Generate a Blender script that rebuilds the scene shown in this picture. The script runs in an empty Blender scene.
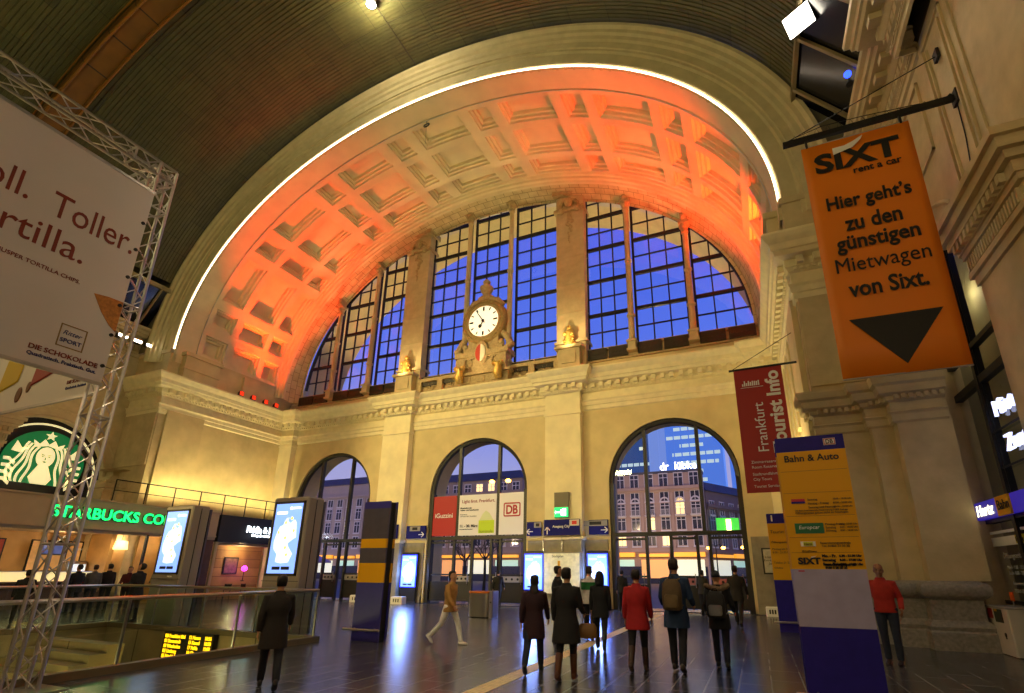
import bpy, bmesh, math, random
import numpy as np
from mathutils import Vector, Matrix, Euler
random.seed(7)
SC = bpy.context.scene
COL = SC.collection
PI = math.pi
XC = -13.55                                  # axis of the hall

# ---------------------------------------------------------------- camera
# lens, tilt and off-centre frame solved from the vanishing points of the photograph (1024 x 693)
F, CX, CY = 499.1, 540.6, 418.1
YAW, PITCH, ROLL, EYE = (math.radians(a) for a in (-22.76, 17.09, .37)), 0, 0, 1.65
ya, pi_, ro = math.radians(-22.76), math.radians(17.09), math.radians(.37)
fw = Vector((math.sin(ya) * math.cos(pi_), math.cos(ya) * math.cos(pi_), math.sin(pi_)))
rt = Vector((math.cos(ya), -math.sin(ya), 0)); up = rt.cross(fw)
rt, up = rt * math.cos(ro) + up * math.sin(ro), up * math.cos(ro) - rt * math.sin(ro)
cd = bpy.data.cameras.new('camera'); cam = bpy.data.objects.new('camera', cd); COL.objects.link(cam)
cam.matrix_world = Matrix(((rt.x, up.x, -fw.x, 0), (rt.y, up.y, -fw.y, 0), (rt.z, up.z, -fw.z, EYE), (0, 0, 0, 1)))
cd.sensor_fit = 'HORIZONTAL'; cd.sensor_width = 36; cd.lens = F / 1024 * 36
cd.shift_x = -(CX - 512) / 1024; cd.shift_y = (CY - 346.5) / 1024
cd.clip_start = .05; cd.clip_end = 900
SC.camera = cam

# ---------------------------------------------------------------- view, world
SC.view_settings.view_transform = 'Standard'; SC.view_settings.look = 'None'
SC.view_settings.gamma = 1; SC.view_settings.use_curve_mapping = False
SC.view_settings.exposure = 0.0
try: SC.cycles.use_denoising = True
except Exception: pass

def lin(h):
    if not isinstance(h, str): return tuple(h) + (1,) if len(h) == 3 else tuple(h)
    c = [int(h[i:i + 2], 16) / 255 for i in (0, 2, 4)]
    return tuple(x / 12.92 if x <= .04045 else ((x + .055) / 1.055) ** 2.4 for x in c) + (1,)

wd = bpy.data.worlds.new('dusk'); SC.world = wd; wd.use_nodes = True
nt = wd.node_tree; nt.nodes.clear()
tc = nt.nodes.new('ShaderNodeTexCoord'); sp = nt.nodes.new('ShaderNodeSeparateXYZ')
rp = nt.nodes.new('ShaderNodeValToRGB'); bg = nt.nodes.new('ShaderNodeBackground'); wo = nt.nodes.new('ShaderNodeOutputWorld')
nz = nt.nodes.new('ShaderNodeTexNoise'); mm = nt.nodes.new('ShaderNodeMath'); mm.operation = 'MULTIPLY_ADD'
nz.inputs['Scale'].default_value = 3; mm.inputs[1].default_value = .14
nt.links.new(tc.outputs['Generated'], sp.inputs[0]); nt.links.new(tc.outputs['Generated'], nz.inputs['Vector'])
nt.links.new(nz.outputs[0], mm.inputs[0]); nt.links.new(sp.outputs['Z'], mm.inputs[2])
nt.links.new(mm.outputs[0], rp.inputs[0]); nt.links.new(rp.outputs[0], bg.inputs[0]); nt.links.new(bg.outputs[0], wo.inputs[0])
e = rp.color_ramp.elements
e[0].position = 0; e[0].color = lin('b0a2bc'); e[1].position = .78; e[1].color = lin('3a58dc')
k = e.new(.27); k.color = lin('989ace'); k = e.new(.47); k.color = lin('5a76e6')
bg.inputs[1].default_value = 1.15

# ---------------------------------------------------------------- lights
def aim(o, t): o.rotation_euler = (Vector(t) - o.location).to_track_quat('-Z', 'Y').to_euler()
def spot(name, loc, target, power, color, angle=60, blend=.6, size=.1):
    l = bpy.data.lights.new(name, 'SPOT'); l.energy = power; l.color = color; l.spot_size = math.radians(angle); l.spot_blend = blend
    l.shadow_soft_size = size
    o = bpy.data.objects.new(name, l); COL.objects.link(o); o.location = loc; aim(o, target); return o
def area(name, loc, target, power, color, sx, sy):
    l = bpy.data.lights.new(name, 'AREA'); l.shape = 'RECTANGLE'; l.size = sx; l.size_y = sy; l.energy = power; l.color = color
    o = bpy.data.objects.new(name, l); COL.objects.link(o); o.location = loc; aim(o, target); return o
def point(name, loc, power, color, size=.08):
    l = bpy.data.lights.new(name, 'POINT'); l.energy = power; l.color = color; l.shadow_soft_size = size
    o = bpy.data.objects.new(name, l); COL.objects.link(o); o.location = loc; return o
WARM = (1, .76, .31); AMBER = (1, .80, .34); RED = (1, .05, .004); DAYL = (1, .86, .6)
# unseen beams on the end wall: high left one inferred, the rest added as fill
spot('end_wall_beam', (-27, 3, 16.5), (-11.5, 24, 4.6), 12500, WARM, 52, .5, .25)
spot('end_wall_beam', (-21, .5, 4.6), (-15, 24, 8.2), 4300, WARM, 50, .5, .12)
spot('end_wall_beam', (-1, .5, 4.6), (-11, 24, 8.6), 2600, WARM, 46, .5, .12)
spot('end_wall_beam', (0, 2, 17), (-14, 24, 5), 1500, WARM, 42, .6, .25)
area('hall_down_fill', (-12, -1.5, 17), (-12, 8, 0), 480, (1, .76, .44), 3, 1.0)  # unseen fill added from above to lift the dim hall
area('hall_side_fill', (-22, -4.5, 8), (3, 12, 5), 150, (1, .72, .36), 2, 1.0)  # unseen side fill added for the right hand piers
spot('floor_fill_beam', (-7, 1.5, 15), (-6, 10.5, 0.5), 2000, (1, .82, .55), 58, .8, .2)  # unseen beam added to brighten the striped pillar, floor and walkers
area('ceiling_up_fill', (-13, -4.5, 12), (-14, 10, 27), 800, (.92, .95, .42), 3, 1.0)  # unseen fill added to brighten the metal ceiling
area('hall_side_fill', (2.5, -5.2, 7.5), (-5, 8, 2.5), 210, (1, .8, .5), 1.6, 1.0)  # unseen side fill added for the hanging poster and rental pillar
# red cornice floodlights graze the vault; unseen amber spots added to brighten its crown
for y in (19.95, 20.8, 21.7, 22.5):
    spot('vault_red_spot', (-28.6, y, 12.3), (-26.3, 20.2, 20.5), 3300, RED, 68, .85, .05)
    spot('vault_red_spot', (1.5, y, 12.3), (-1.0, 20.2, 20.5), 3600, RED, 68, .85, .05)
for y in (18.3, 22.2):
    spot('vault_crown_fill', (-28.5, y, 12.3), (-10, 20, 25.5), 1350, AMBER, 42, .9, .1)
    spot('vault_crown_fill', (1.4, y, 12.3), (-17, 20, 25.5), 1350, AMBER, 42, .9, .1)
# uplights behind the shop parapet; fixtureless spots added by the right hand pier
for y in (16.4, 17.7, 19.0, 20.4, 21.8, 23.2):
    spot('wall_wash_spot', (-27.9, y, 4.75), (-29.1, y, 8.5), 260, AMBER, 130, 1, .1)
for y in (17.6, 19.0, 20.6, 22.8):
    spot('wall_wash_spot', (1.0, y, 4.6), (2.0, y, 9.5), 260, AMBER, 130, 1, .1)

# ---------------------------------------------------------------- materials
MATS = {}
def mat(name, color, rough=.6, metal=0, emit=None, power=0, var=0, scale=4, bump=0, spec=.5, bscale=None):
    if name in MATS: return MATS[name]
    m = bpy.data.materials.new(name); m.use_nodes = True; n = m.node_tree.nodes; L = m.node_tree.links
    b = n['Principled BSDF']; c = lin(color)
    b.inputs['Base Color'].default_value = c; b.inputs['Roughness'].default_value = rough; b.inputs['Metallic'].default_value = metal
    b.inputs['Specular IOR Level'].default_value = spec
    if var or bump:
        t = n.new('ShaderNodeTexCoord'); z = n.new('ShaderNodeTexNoise'); z.inputs['Scale'].default_value = scale; z.inputs['Detail'].default_value = 6
        L.new(t.outputs['Object'], z.inputs['Vector'])
        if var:
            r = n.new('ShaderNodeValToRGB'); r.color_ramp.elements[0].position = .3; r.color_ramp.elements[1].position = .72
            r.color_ramp.elements[0].color = tuple(x * (1 - var) for x in c[:3]) + (1,)
            r.color_ramp.elements[1].color = tuple(min(1, x * (1 + var)) for x in c[:3]) + (1,)
            L.new(z.outputs[0], r.inputs[0]); L.new(r.outputs[0], b.inputs['Base Color'])
        if bump:
            z2 = n.new('ShaderNodeTexNoise'); z2.inputs['Scale'].default_value = bscale or scale * 6; z2.inputs['Detail'].default_value = 4
            L.new(t.outputs['Object'], z2.inputs['Vector'])
            u = n.new('ShaderNodeBump'); u.inputs['Strength'].default_value = bump; u.inputs['Distance'].default_value = .03
            L.new(z2.outputs[0], u.inputs['Height']); L.new(u.outputs[0], b.inputs['Normal'])
    if emit is not None:
        b.inputs['Emission Color'].default_value = lin(emit); b.inputs['Emission Strength'].default_value = power
    MATS[name] = m; return m
def brickmat(name, c1, c2, mortar, w, h, size=.012, rough=.6, coord='Object', offset=.5, bump=.4, rvar=0, spec=.5, rot=None):
    if name in MATS: return MATS[name]
    m = mat(name, c1, rough, spec=spec); n = m.node_tree.nodes; L = m.node_tree.links; b = n['Principled BSDF']
    t = n.new('ShaderNodeTexCoord'); k = n.new('ShaderNodeTexBrick'); k.offset = offset
    k.inputs['Scale'].default_value = 1; k.inputs['Brick Width'].default_value = w; k.inputs['Row Height'].default_value = h
    k.inputs['Mortar Size'].default_value = size; k.inputs['Color1'].default_value = lin(c1); k.inputs['Color2'].default_value = lin(c2); k.inputs['Mortar'].default_value = lin(mortar)
    k.inputs['Bias'].default_value = 0
    src = t.outputs[coord]
    if rot:
        mp = n.new('ShaderNodeMapping'); mp.inputs['Rotation'].default_value = rot; L.new(src, mp.inputs[0]); src = mp.outputs[0]
    L.new(src, k.inputs['Vector'])
    z = n.new('ShaderNodeTexNoise'); z.inputs['Scale'].default_value = 1.6; z.inputs['Detail'].default_value = 5; L.new(t.outputs['Object'], z.inputs['Vector'])
    mx = n.new('ShaderNodeMix'); mx.data_type = 'RGBA'; mx.blend_type = 'MULTIPLY'; mx.inputs[0].default_value = .5
    rr = n.new('ShaderNodeValToRGB'); rr.color_ramp.elements[0].color = (.55, .55, .55, 1); rr.color_ramp.elements[1].color = (1.2, 1.2, 1.2, 1)
    rr.color_ramp.elements[0].position = .3; rr.color_ramp.elements[1].position = .7
    L.new(z.outputs[0], rr.inputs[0]); L.new(k.outputs['Color'], mx.inputs[6]); L.new(rr.outputs[0], mx.inputs[7]); L.new(mx.outputs[2], b.inputs['Base Color'])
    u = n.new('ShaderNodeBump'); u.invert = True; u.inputs['Strength'].default_value = bump; u.inputs['Distance'].default_value = .01
    L.new(k.outputs['Fac'], u.inputs['Height']); L.new(u.outputs[0], b.inputs['Normal'])
    if rvar:
        mr = n.new('ShaderNodeMapRange'); mr.inputs[1].default_value = .3; mr.inputs[2].default_value = .75
        mr.inputs[3].default_value = rough; mr.inputs[4].default_value = rough + rvar
        L.new(z.outputs[0], mr.inputs[0]); L.new(mr.outputs[0], b.inputs['Roughness'])
    return m
def glassmat(name, tint=(1, 1, 1), refl=.12, rough=.0):
    if name in MATS: return MATS[name]
    m = bpy.data.materials.new(name); m.use_nodes = True; n = m.node_tree.nodes; L = m.node_tree.links; n.clear()
    o = n.new('ShaderNodeOutputMaterial'); x = n.new('ShaderNodeMixShader'); t = n.new('ShaderNodeBsdfTransparent'); g = n.new('ShaderNodeBsdfGlossy')
    t.inputs[0].default_value = tuple(tint) + (1,); g.inputs['Roughness'].default_value = rough
    f = n.new('ShaderNodeFresnel'); ge = n.new('ShaderNodeNewGeometry'); io = n.new('ShaderNodeMath'); io.operation = 'MULTIPLY_ADD'; io.inputs[1].default_value = 1 / 1.5 - 1.5; io.inputs[2].default_value = 1.5
    L.new(ge.outputs['Backfacing'], io.inputs[0]); L.new(io.outputs[0], f.inputs[0]); a = n.new('ShaderNodeMath'); a.operation = 'MULTIPLY_ADD'; a.use_clamp = True
    a.inputs[1].default_value = 1; a.inputs[2].default_value = refl - .04
    L.new(f.outputs[0], a.inputs[0]); L.new(a.outputs[0], x.inputs[0]); L.new(t.outputs[0], x.inputs[1]); L.new(g.outputs[0], x.inputs[2]); L.new(x.outputs[0], o.inputs[0])
    MATS[name] = m; return m

PLASTER = mat('cream_plaster', 'cfbd8c', .8, var=.10, scale=1.3, bump=.15)
ROUGHST = mat('rough_cream_stone', 'd0bd8c', .85, var=.16, scale=.9, bump=.55, bscale=3)
STONE = mat('sandstone', 'c4b086', .8, var=.12, scale=2.2, bump=.2)
DADO = mat('grey_dado_stone', '8e8672', .7, var=.18, scale=3, bump=.25)
GRANITE = mat('grey_granite', '8a8378', .65, var=.25, scale=14, bump=.15)
VAULT = mat('vault_plaster', 'dcc9a0', .8, var=.07, scale=1.1, bump=.08)
CARVED = mat('carved_stone', 'b79f74', .8, var=.2, scale=9, bump=.5)
IRON = mat('dark_window_iron', '26221d', .5, .5)
DFRAME = mat('door_frame_metal', '3d3b36', .45, .6)
STEEL = mat('brushed_steel', 'b4b2ae', .28, 1, var=.06, scale=30)
ALU = mat('truss_aluminium', 'b9b4b0', .34, .9)
BLACK = mat('black', '0c0c0d', .6)
WHITE = mat('white', 'e6e4df', .6)
SIGNBLUE = mat('sign_blue', '181a6a', .7, spec=.2)
PYLBLUE = mat('pylon_blue', '241c86', .6, var=.12, scale=6, spec=.25)
YELLOW = mat('sign_yellow', 'e2a400', .55, spec=.3)
GREYP = mat('panel_grey', 'a39dc0', .4, var=.08, scale=5)
GOLDG = mat('gilded_bronze', 'e0b860', .4, .5, var=.3, scale=20)
GLASS = glassmat('window_glass', (.96, .97, 1), .10); DOORGLASS = glassmat('door_glass', (.97, .98, 1), .035)
LOWGLASS = glassmat('shop_glass', (.9, .93, .92), .07)
RAILGLASS = glassmat('rail_glass', (.74, .86, .80), .07)

# ---------------------------------------------------------------- mesh helper
class MB:
    def __init__(s): s.v = []; s.f = []; s.uv = None
    def add(s, vs, fs):
        b = len(s.v); s.v.extend([tuple(p) for p in vs]); s.f.extend([tuple(i + b for i in f) for f in fs]); return b
    def poly(s, pts): s.add(pts, [tuple(range(len(pts)))])
    def bx(s, x0, x1, y0, y1, z0, z1):
        s.add([(x0, y0, z0), (x1, y0, z0), (x1, y1, z0), (x0, y1, z0), (x0, y0, z1), (x1, y0, z1), (x1, y1, z1), (x0, y1, z1)],
              [(0, 3, 2, 1), (4, 5, 6, 7), (0, 1, 5, 4), (1, 2, 6, 5), (2, 3, 7, 6), (3, 0, 4, 7)]); return s
    def cbx(s, x0, x1, y0, y1, z0, z1, c=.02):          # box with chamfered vertical and top edges
        lo = [(x0 + c, y0), (x1 - c, y0), (x1, y0 + c), (x1, y1 - c), (x1 - c, y1), (x0 + c, y1), (x0, y1 - c), (x0, y0 + c)]
        s.loft([[(x, y, z0) for x, y in lo], [(x, y, z1 - c) for x, y in lo],
                [(min(max(x, x0 + c), x1 - c), min(max(y, y0 + c), y1 - c), z1) for x, y in lo]], cap=True); return s
    def loft(s, rings, cap=True, closed=True):
        n = len(rings[0]); b = len(s.v)
        for r in rings: s.v.extend([tuple(p) for p in r])
        m = n if closed else n - 1
        for i in range(len(rings) - 1):
            for j in range(m):
                a = b + i * n + j; c = b + i * n + (j + 1) % n
                s.f.append((a, c, c + n, a + n))
        if cap and closed:
            s.f.append(tuple(b + j for j in reversed(range(n)))); s.f.append(tuple(b + (len(rings) - 1) * n + j for j in range(n)))
        return s
    def tube(s, pts, r, n=8, cap=True):
        pts = [Vector(p) for p in pts]; rr = r if isinstance(r, (list, tuple)) else [r] * len(pts); rings = []; u = None
        for i, p in enumerate(pts):
            d = (pts[min(i + 1, len(pts) - 1)] - pts[max(i - 1, 0)]).normalized()
            if u is None:
                u = d.orthogonal().normalized() if abs(d.z) < .99 else Vector((1, 0, 0))
            u = (u - d * u.dot(d)).normalized(); w = d.cross(u)
            rings.append([p + (u * math.cos(2 * PI * k / n) + w * math.sin(2 * PI * k / n)) * rr[i] for k in range(n)])
        return s.loft(rings, cap)
    def lathe(s, prof, c=(0, 0, 0), n=16, axis='z', cap=True):
        rings = []
        for r, h in prof:
            q = []
            for k in range(n):
                a = 2 * PI * k / n; x, y = r * math.cos(a), r * math.sin(a)
                q.append((c[0] + x, c[1] + y, c[2] + h) if axis == 'z' else (c[0] + x, c[1] - h, c[2] + y) if axis == 'y' else (c[0] + h, c[1] + x, c[2] + y))
            rings.append(q)
        return s.loft(rings, cap)
    def prism(s, pts, a, b):                              # pts in 3-D, extruded by the vector b-a
        d = Vector(b) - Vector(a); n = len(pts)
        return s.loft([[tuple(p) for p in pts], [tuple(Vector(p) + d) for p in pts]])
    def xz(s, pts, y0, y1): return s.prism([(x, y0, z) for x, z in pts], (0, y0, 0), (0, y1, 0))
    def ball(s, c, r, n=12, m=8, sc=(1, 1, 1)):
        rings = []
        for i in range(1, m):
            t = PI * i / m
            rings.append([(c[0] + r * sc[0] * math.sin(t) * math.cos(2 * PI * k / n), c[1] + r * sc[1] * math.sin(t) * math.sin(2 * PI * k / n), c[2] - r * sc[2] * math.cos(t)) for k in range(n)])
        return s.loft(rings)
    def grid(s, fn, nu, nv, uvfn=None):
        b = len(s.v)
        for i in range(nu + 1):
            for j in range(nv + 1): s.v.append(tuple(fn(i / nu, j / nv)))
        for i in range(nu):
            for j in range(nv):
                a = b + i * (nv + 1) + j; s.f.append((a, a + 1, a + nv + 2, a + nv + 1))
        return s
    def build(s, name, m, parent=None, smooth=False, bevel=0, fix=True, uv=None):
        me = bpy.data.meshes.new(name); me.from_pydata(s.v, [], s.f); me.update()
        if fix:
            bm = bmesh.new(); bm.from_mesh(me); bmesh.ops.recalc_face_normals(bm, faces=bm.faces); bm.to_mesh(me); bm.free()
        if uv is not None:
            l = me.uv_layers.new(name='uv')
            for lp in me.loops: l.data[lp.index].uv = uv[lp.vertex_index]
        me.materials.append(m)
        if smooth is True: me.polygons.foreach_set('use_smooth', [True] * len(me.polygons))
        elif smooth: me.shade_smooth(); me.set_sharp_from_angle(angle=math.radians(smooth))
        o = bpy.data.objects.new(name, me); COL.objects.link(o)
        if parent: o.parent = parent
        if bevel:
            b = o.modifiers.new('bevel', 'BEVEL'); b.width = bevel; b.segments = 2; b.limit_method = 'ANGLE'
        return o
def thing(name, label, cat, loc=(0, 0, 0), rz=0, group=None):
    o = bpy.data.objects.new(name, None); COL.objects.link(o); o.empty_display_size = .2
    o.location = loc; o.rotation_euler = (0, 0, rz); o['label'] = label; o['category'] = cat
    if group: o['group'] = group
    return o
def tag(o, label, cat, group=None):
    o['label'] = label; o['category'] = cat
    if group: o['group'] = group
    return o
def st(o): o['kind'] = 'structure'; return o
def dup(root, loc=None, rz=None, label=None, group=None):
    r = root.copy(); COL.objects.link(r)
    if loc is not None: r.location = loc
    if rz is not None: r.rotation_euler = (0, 0, rz)
    if label: r['label'] = label
    if group: r['group'] = group
    for ch in list(root.children):
        c = ch.copy(); COL.objects.link(c); c.parent = r
        for g in list(ch.children):
            d = g.copy(); COL.objects.link(d); d.parent = c
    return r
def textmesh(body, size=1, bold=0, extrude=.004, width=None, height=None, align='CENTER', space=1, shear=0, line=1):
    c = bpy.data.curves.new('text', 'FONT'); c.body = body; c.size = size; c.align_x = align; c.align_y = 'CENTER'
    c.offset = bold; c.extrude = extrude; c.space_character = space; c.resolution_u = 3; c.shear = shear; c.space_line = line
    o = bpy.data.objects.new('text', c); COL.objects.link(o)
    dg = bpy.context.evaluated_depsgraph_get(); dg.update()
    me = bpy.data.meshes.new_from_object(o.evaluated_get(dg)); bpy.data.objects.remove(o); bpy.data.curves.remove(c)
    me.materials.clear()
    n = len(me.vertices); co = np.zeros(n * 3); me.vertices.foreach_get('co', co); co = co.reshape(-1, 3)
    if n:
        w = np.ptp(co[:, 0]); h = np.ptp(co[:, 1])
        if width:
            co[:, 0] *= width / w
            if not height: co[:, 1] *= width / w
        if height: co[:, 1] *= height / h
        if width and align == 'CENTER' or height:
            co[:, 1] -= (co[:, 1].max() + co[:, 1].min()) / 2
            if align == 'CENTER': co[:, 0] -= (co[:, 0].max() + co[:, 0].min()) / 2
        me.vertices.foreach_set('co', co.ravel())
    return me
def text(name, body, m, parent, loc, rz=0, roll=0, **kw):
    me = textmesh(body, **kw); me.name = name
    M = Matrix.Translation(loc) @ Matrix.Rotation(rz, 4, 'Z') @ Matrix.Rotation(PI / 2, 4, 'X') @ Matrix.Rotation(roll, 4, 'Z')
    me.transform(M); me.materials.append(m)
    o = bpy.data.objects.new(name, me); COL.objects.link(o)
    if parent: o.parent = parent
    return o
# ================================================================ the setting
FY, RY = 24.0, 15.8                           # end wall, front of the arched recess
XL, XR = -29.1, 2.0                           # side walls of the recess
ARCH_X = (-24.3, -13.87, -3.33); ARCH_W = 3.05; ARCH_S = 5.85
PIL_X = (-19.4, -8.65)
PARQ = brickmat('floor_tiles', '323135', '4a494e', '85827e', .92, .46, .010, .2, offset=.5, bump=.05, rvar=.05, spec=.75, rot=(0, 0, PI / 2))
WELL = (-18.3, -10.1, 1.5, 9.95)
fl = MB()
for a in ((-60, WELL[0], -9, FY), (WELL[1], 12, -9, FY), (WELL[0], WELL[1], WELL[3], FY), (WELL[0], WELL[1], -9, WELL[2]), (-60, 12, FY, 25.6)):
    fl.poly([(a[0], a[2], 0), (a[1], a[2], 0), (a[1], a[3], 0), (a[0], a[3], 0)])
st(fl.build('floor', PARQ, fix=False))
# pale guiding strip let into the floor
STRIP = mat('guiding_strip', 'ecd596', .5, var=.15, scale=8)
t_ = MB()
for x in (-4.06, -3.985, -3.91, -3.835): t_.bx(x, x + .062, 2, 23.4, 0, .004)
st(t_.build('trim_1', STRIP))
t_ = MB().bx(-60, 12, FY - .55, FY - .02, 0, .004); st(t_.build('trim_2', mat('door_mat', '141414', .9)))

def wall(mb, P, u0, u1, z0, z1, arches=(), n=28, th=.6):
    """wall with arched openings; P(u, d, z) maps along, depth, height; arches (c, w, spring, zbase, rise)"""
    u = u0
    for (c, w, zs, zb, rise) in sorted(arches):
        mb.poly([P(u, 0, z0), P(c - w, 0, z0), P(c - w, 0, z1), P(u, 0, z1)])
        if zb > z0: mb.poly([P(c - w, 0, z0), P(c + w, 0, z0), P(c + w, 0, zb), P(c - w, 0, zb)])
        cv = [(c - w * math.cos(PI * i / n), zs + rise * math.sin(PI * i / n)) for i in range(n + 1)]
        for (a, b), (a2, b2) in zip(cv, cv[1:]): mb.poly([P(a, 0, b), P(a2, 0, b2), P(a2, 0, z1), P(a, 0, z1)])
        jam = [(c - w, zb)] + cv + [(c + w, zb)]
        for (a, b), (a2, b2) in zip(jam, jam[1:]): mb.poly([P(a, 0, b), P(a2, 0, b2), P(a2, th, b2), P(a, th, b)])
        u = c + w
    mb.poly([P(u, 0, z0), P(u1, 0, z0), P(u1, 0, z1), P(u, 0, z1)])
def sweep(mb, path, prof, closed=False):
    """sweep a profile (offset to the left of the path, height) along a plan path with mitred corners"""
    path = [Vector(p) for p in path]; rings = []
    for i, p in enumerate(path):
        d0 = (p - path[i - 1]).normalized() if i else (path[1] - p).normalized()
        d1 = (path[i + 1] - p).normalized() if i < len(path) - 1 else d0
        n0 = Vector((-d0.y, d0.x)); n1 = Vector((-d1.y, d1.x)); m = (n0 + n1); m = m / (m.dot(n0) or 1)
        rings.append([(p.x + m.x * o, p.y + m.y * o, z) for o, z in prof])
    mb.loft(rings, cap=False, closed=False)
def dentils(mb, path, o0, o1, z0, z1, w, gap):
    path = [Vector(p) for p in path]
    for a, b in zip(path, path[1:]):
        d = (b - a); L = d.length; d.normalize(); n = Vector((-d.y, d.x))
        k = int((L + .2) / (w + gap))
        if L < 1.2 and k < 2: continue
        for i in range(k):
            q = a + d * ((i + .5) * L / k)
            c = [q + d * s * w / 2 + n * o for s, o in ((-1, o0), (1, o0), (1, o1), (-1, o1))]
            mb.prism([(p.x, p.y, z0) for p in c], (0, 0, z0), (0, 0, z1))

# ---- end wall with the three arched doorways
w = MB(); PF = lambda u, d, z: (u, FY + d, z)
wall(w, PF, XL, XR, 0, 13.0, [(c, ARCH_W, ARCH_S, 0, ARCH_W) for c in ARCH_X], th=1.6)
w.bx(XL, XR, FY + .01, FY + .5, 11.9, 12.6)
st(w.build('wall_back', PLASTER)); w = MB()
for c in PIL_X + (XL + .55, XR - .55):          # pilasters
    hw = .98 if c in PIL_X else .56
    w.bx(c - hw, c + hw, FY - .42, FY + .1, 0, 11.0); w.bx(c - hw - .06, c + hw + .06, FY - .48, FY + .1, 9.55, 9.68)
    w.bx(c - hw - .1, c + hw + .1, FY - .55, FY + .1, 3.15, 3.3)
st(w.build('trim_15', mat('pilaster_stone_lit', 'ecdfb4', .85, var=.1, scale=1.2, bump=.4, bscale=4)))  # rough cream stone; extra paleness is the stronger light put into the colour
# grey stone dado below the signs
d_ = MB(); edges = [XL + 1.1] + [q for c in ARCH_X for q in (c - ARCH_W - .12, c + ARCH_W + .12)] + [XR - 1.1]
for a, b in zip(edges[::2], edges[1::2]):
    d_.bx(a, b, FY - .06, FY + .05, 0, 3.15); d_.bx(a, b, FY - .12, FY + .05, 0, .35)
for c in PIL_X:
    d_.bx(c - 1.0, c + 1.0, FY - .47, FY - .1, 0, 3.12); d_.bx(c - 1.06, c + 1.06, FY - .55, FY - .1, 0, .4)
st(d_.build('baseboard_back', DADO))
# ---- recess side walls
w = MB()
w.poly([(XL, RY + .48, 0), (XL, FY, 0), (XL, FY, 13.6), (XL, RY + .48, 13.6)])
w.bx(XL - .1, XL + .16, RY + .35, RY + 2.4, 4, 10.0)
w.bx(XL, XL + .45, RY + .5, RY + 2.5, 11.9, 13.3); w.bx(XL, XL + .55, RY + .4, RY + 2.6, 13.28, 13.5); w.bx(XL, XL + .52, RY + .45, RY + 2.55, 12.5, 12.62)
w.bx(XL, XL + .2, 20.1, 21.2, 11.9, 13.4)
st(w.build('wall_left', ROUGHST))
w = MB()
w.poly([(XR, RY + .48, 0), (XR, FY, 0), (XR, FY, 13.6), (XR, RY + .48, 13.6)])
w.bx(XR - .16, XR + .1, RY + .35, RY + 2.4, 4, 10.0)
w.bx(XR - .45, XR, RY + .5, RY + 2.5, 11.9, 13.3); w.bx(XR - .55, XR, RY + .4, RY + 2.6, 13.28, 13.5)
for y in (19.2, 20.6, 22.0): w.bx(XR - .12, XR, y, y + .75, 6.6, 9.9)
st(w.build('wall_right', PLASTER))
# ---- entablature running round the recess, breaking forward over the pilasters
path = [(XL - 3.2, RY - .02), (XL, RY - .02), (XL, FY)]
path = [(XL - 3.0, RY), (XL, RY), (XL, FY - .42), (XL + 1.1, FY - .42), (XL + 1.1, FY)]
for c in PIL_X: path += [(c - .99, FY), (c - .99, FY - .43), (c + .99, FY - .43), (c + .99, FY)]
path += [(XR - 1.1, FY), (XR - 1.1, FY - .42), (XR, FY - .42), (XR, RY), (XR + 3.3, RY)]
path = path[::-1]
PROF = [(0, 9.75), (.07, 9.8), (.07, 10.0), (.12, 10.02), (.14, 10.2), (.2, 10.28), (.06, 10.3), (.05, 10.72), (.12, 10.76), (.16, 10.86), (.2, 10.9),
        (.2, 11.14), (.46, 11.2), (.5, 11.34), (.56, 11.36), (.6, 11.56), (.72, 11.68), (.8, 11.8), (.8, 11.88), (.6, 11.93), (-.1, 11.95)]
low = [q for q in path if not (XL + 1.2 < q[0] < XR - 1.2)]; c_ = MB(); sweep(c_, low, PROF[:8]); sweep(c_, path, PROF[7:]); dentils(c_, path, .12, .38, 10.92, 11.15, .2, .24)
dentils(c_, path, .1, .2, 10.78, 10.86, .09, .09)
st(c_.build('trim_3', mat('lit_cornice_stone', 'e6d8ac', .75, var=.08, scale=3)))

# ---- arched recess: coffered vault on a half ellipse
A_, B_, ZC = 15.45, 11.3, 13.55
TT = np.linspace(0, PI, 4001); ds = np.hypot(A_ * np.sin(TT), B_ * np.cos(TT)); SS = np.concatenate([[0], np.cumsum((ds[1:] + ds[:-1]) / 2 * (TT[1] - TT[0]))]); HALF = SS[-1] / 2
def V(s, y, off=0):                            # s along the curve from the crown (right positive), off outwards
    t = float(np.interp(HALF - s, SS, TT)); x, z = math.cos(t), math.sin(t)
    n = Vector((x / A_, 0, z / B_)).normalized()
    if abs(s) > HALF: t_ = (abs(s) - HALF); return (XC + math.copysign(A_ + off, s), y, ZC - t_)
    return (XC + A_ * x + n.x * off, y, ZC + B_ * z + n.z * off)
PER = HALF / 4
SE = []                                       # coffer edges along the curve
for k in range(-4, 5):
    SE.append((k * PER - 1.47, k * PER + 1.47))
    if k < 4: SE.append((k * PER + PER / 2 - .56, k * PER + PER / 2 + .56))
SE = [(max(a, -HALF + .15), min(b, HALF - .15)) for a, b in SE]
YE = [(17.22, 18.6), (19.02, 20.85), (21.2, 22.35)]
v_ = MB()
def patch(s0, s1, y0, y1, off=0, ns=None):
    ns = ns or max(1, int(abs(s1 - s0) / .5)); v_.grid(lambda a, b: V(s0 + (s1 - s0) * a, y0 + (y1 - y0) * b, off), ns, 1)
ys = [16.98] + [q for e in YE for q in e] + [22.45]; ss = [-HALF] + [q for e in SE for q in e] + [HALF]
LEV = [(0, 0), (.02, .12), (.13, .13), (.15, .27), (.26, .28), (.28, .46)]
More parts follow.
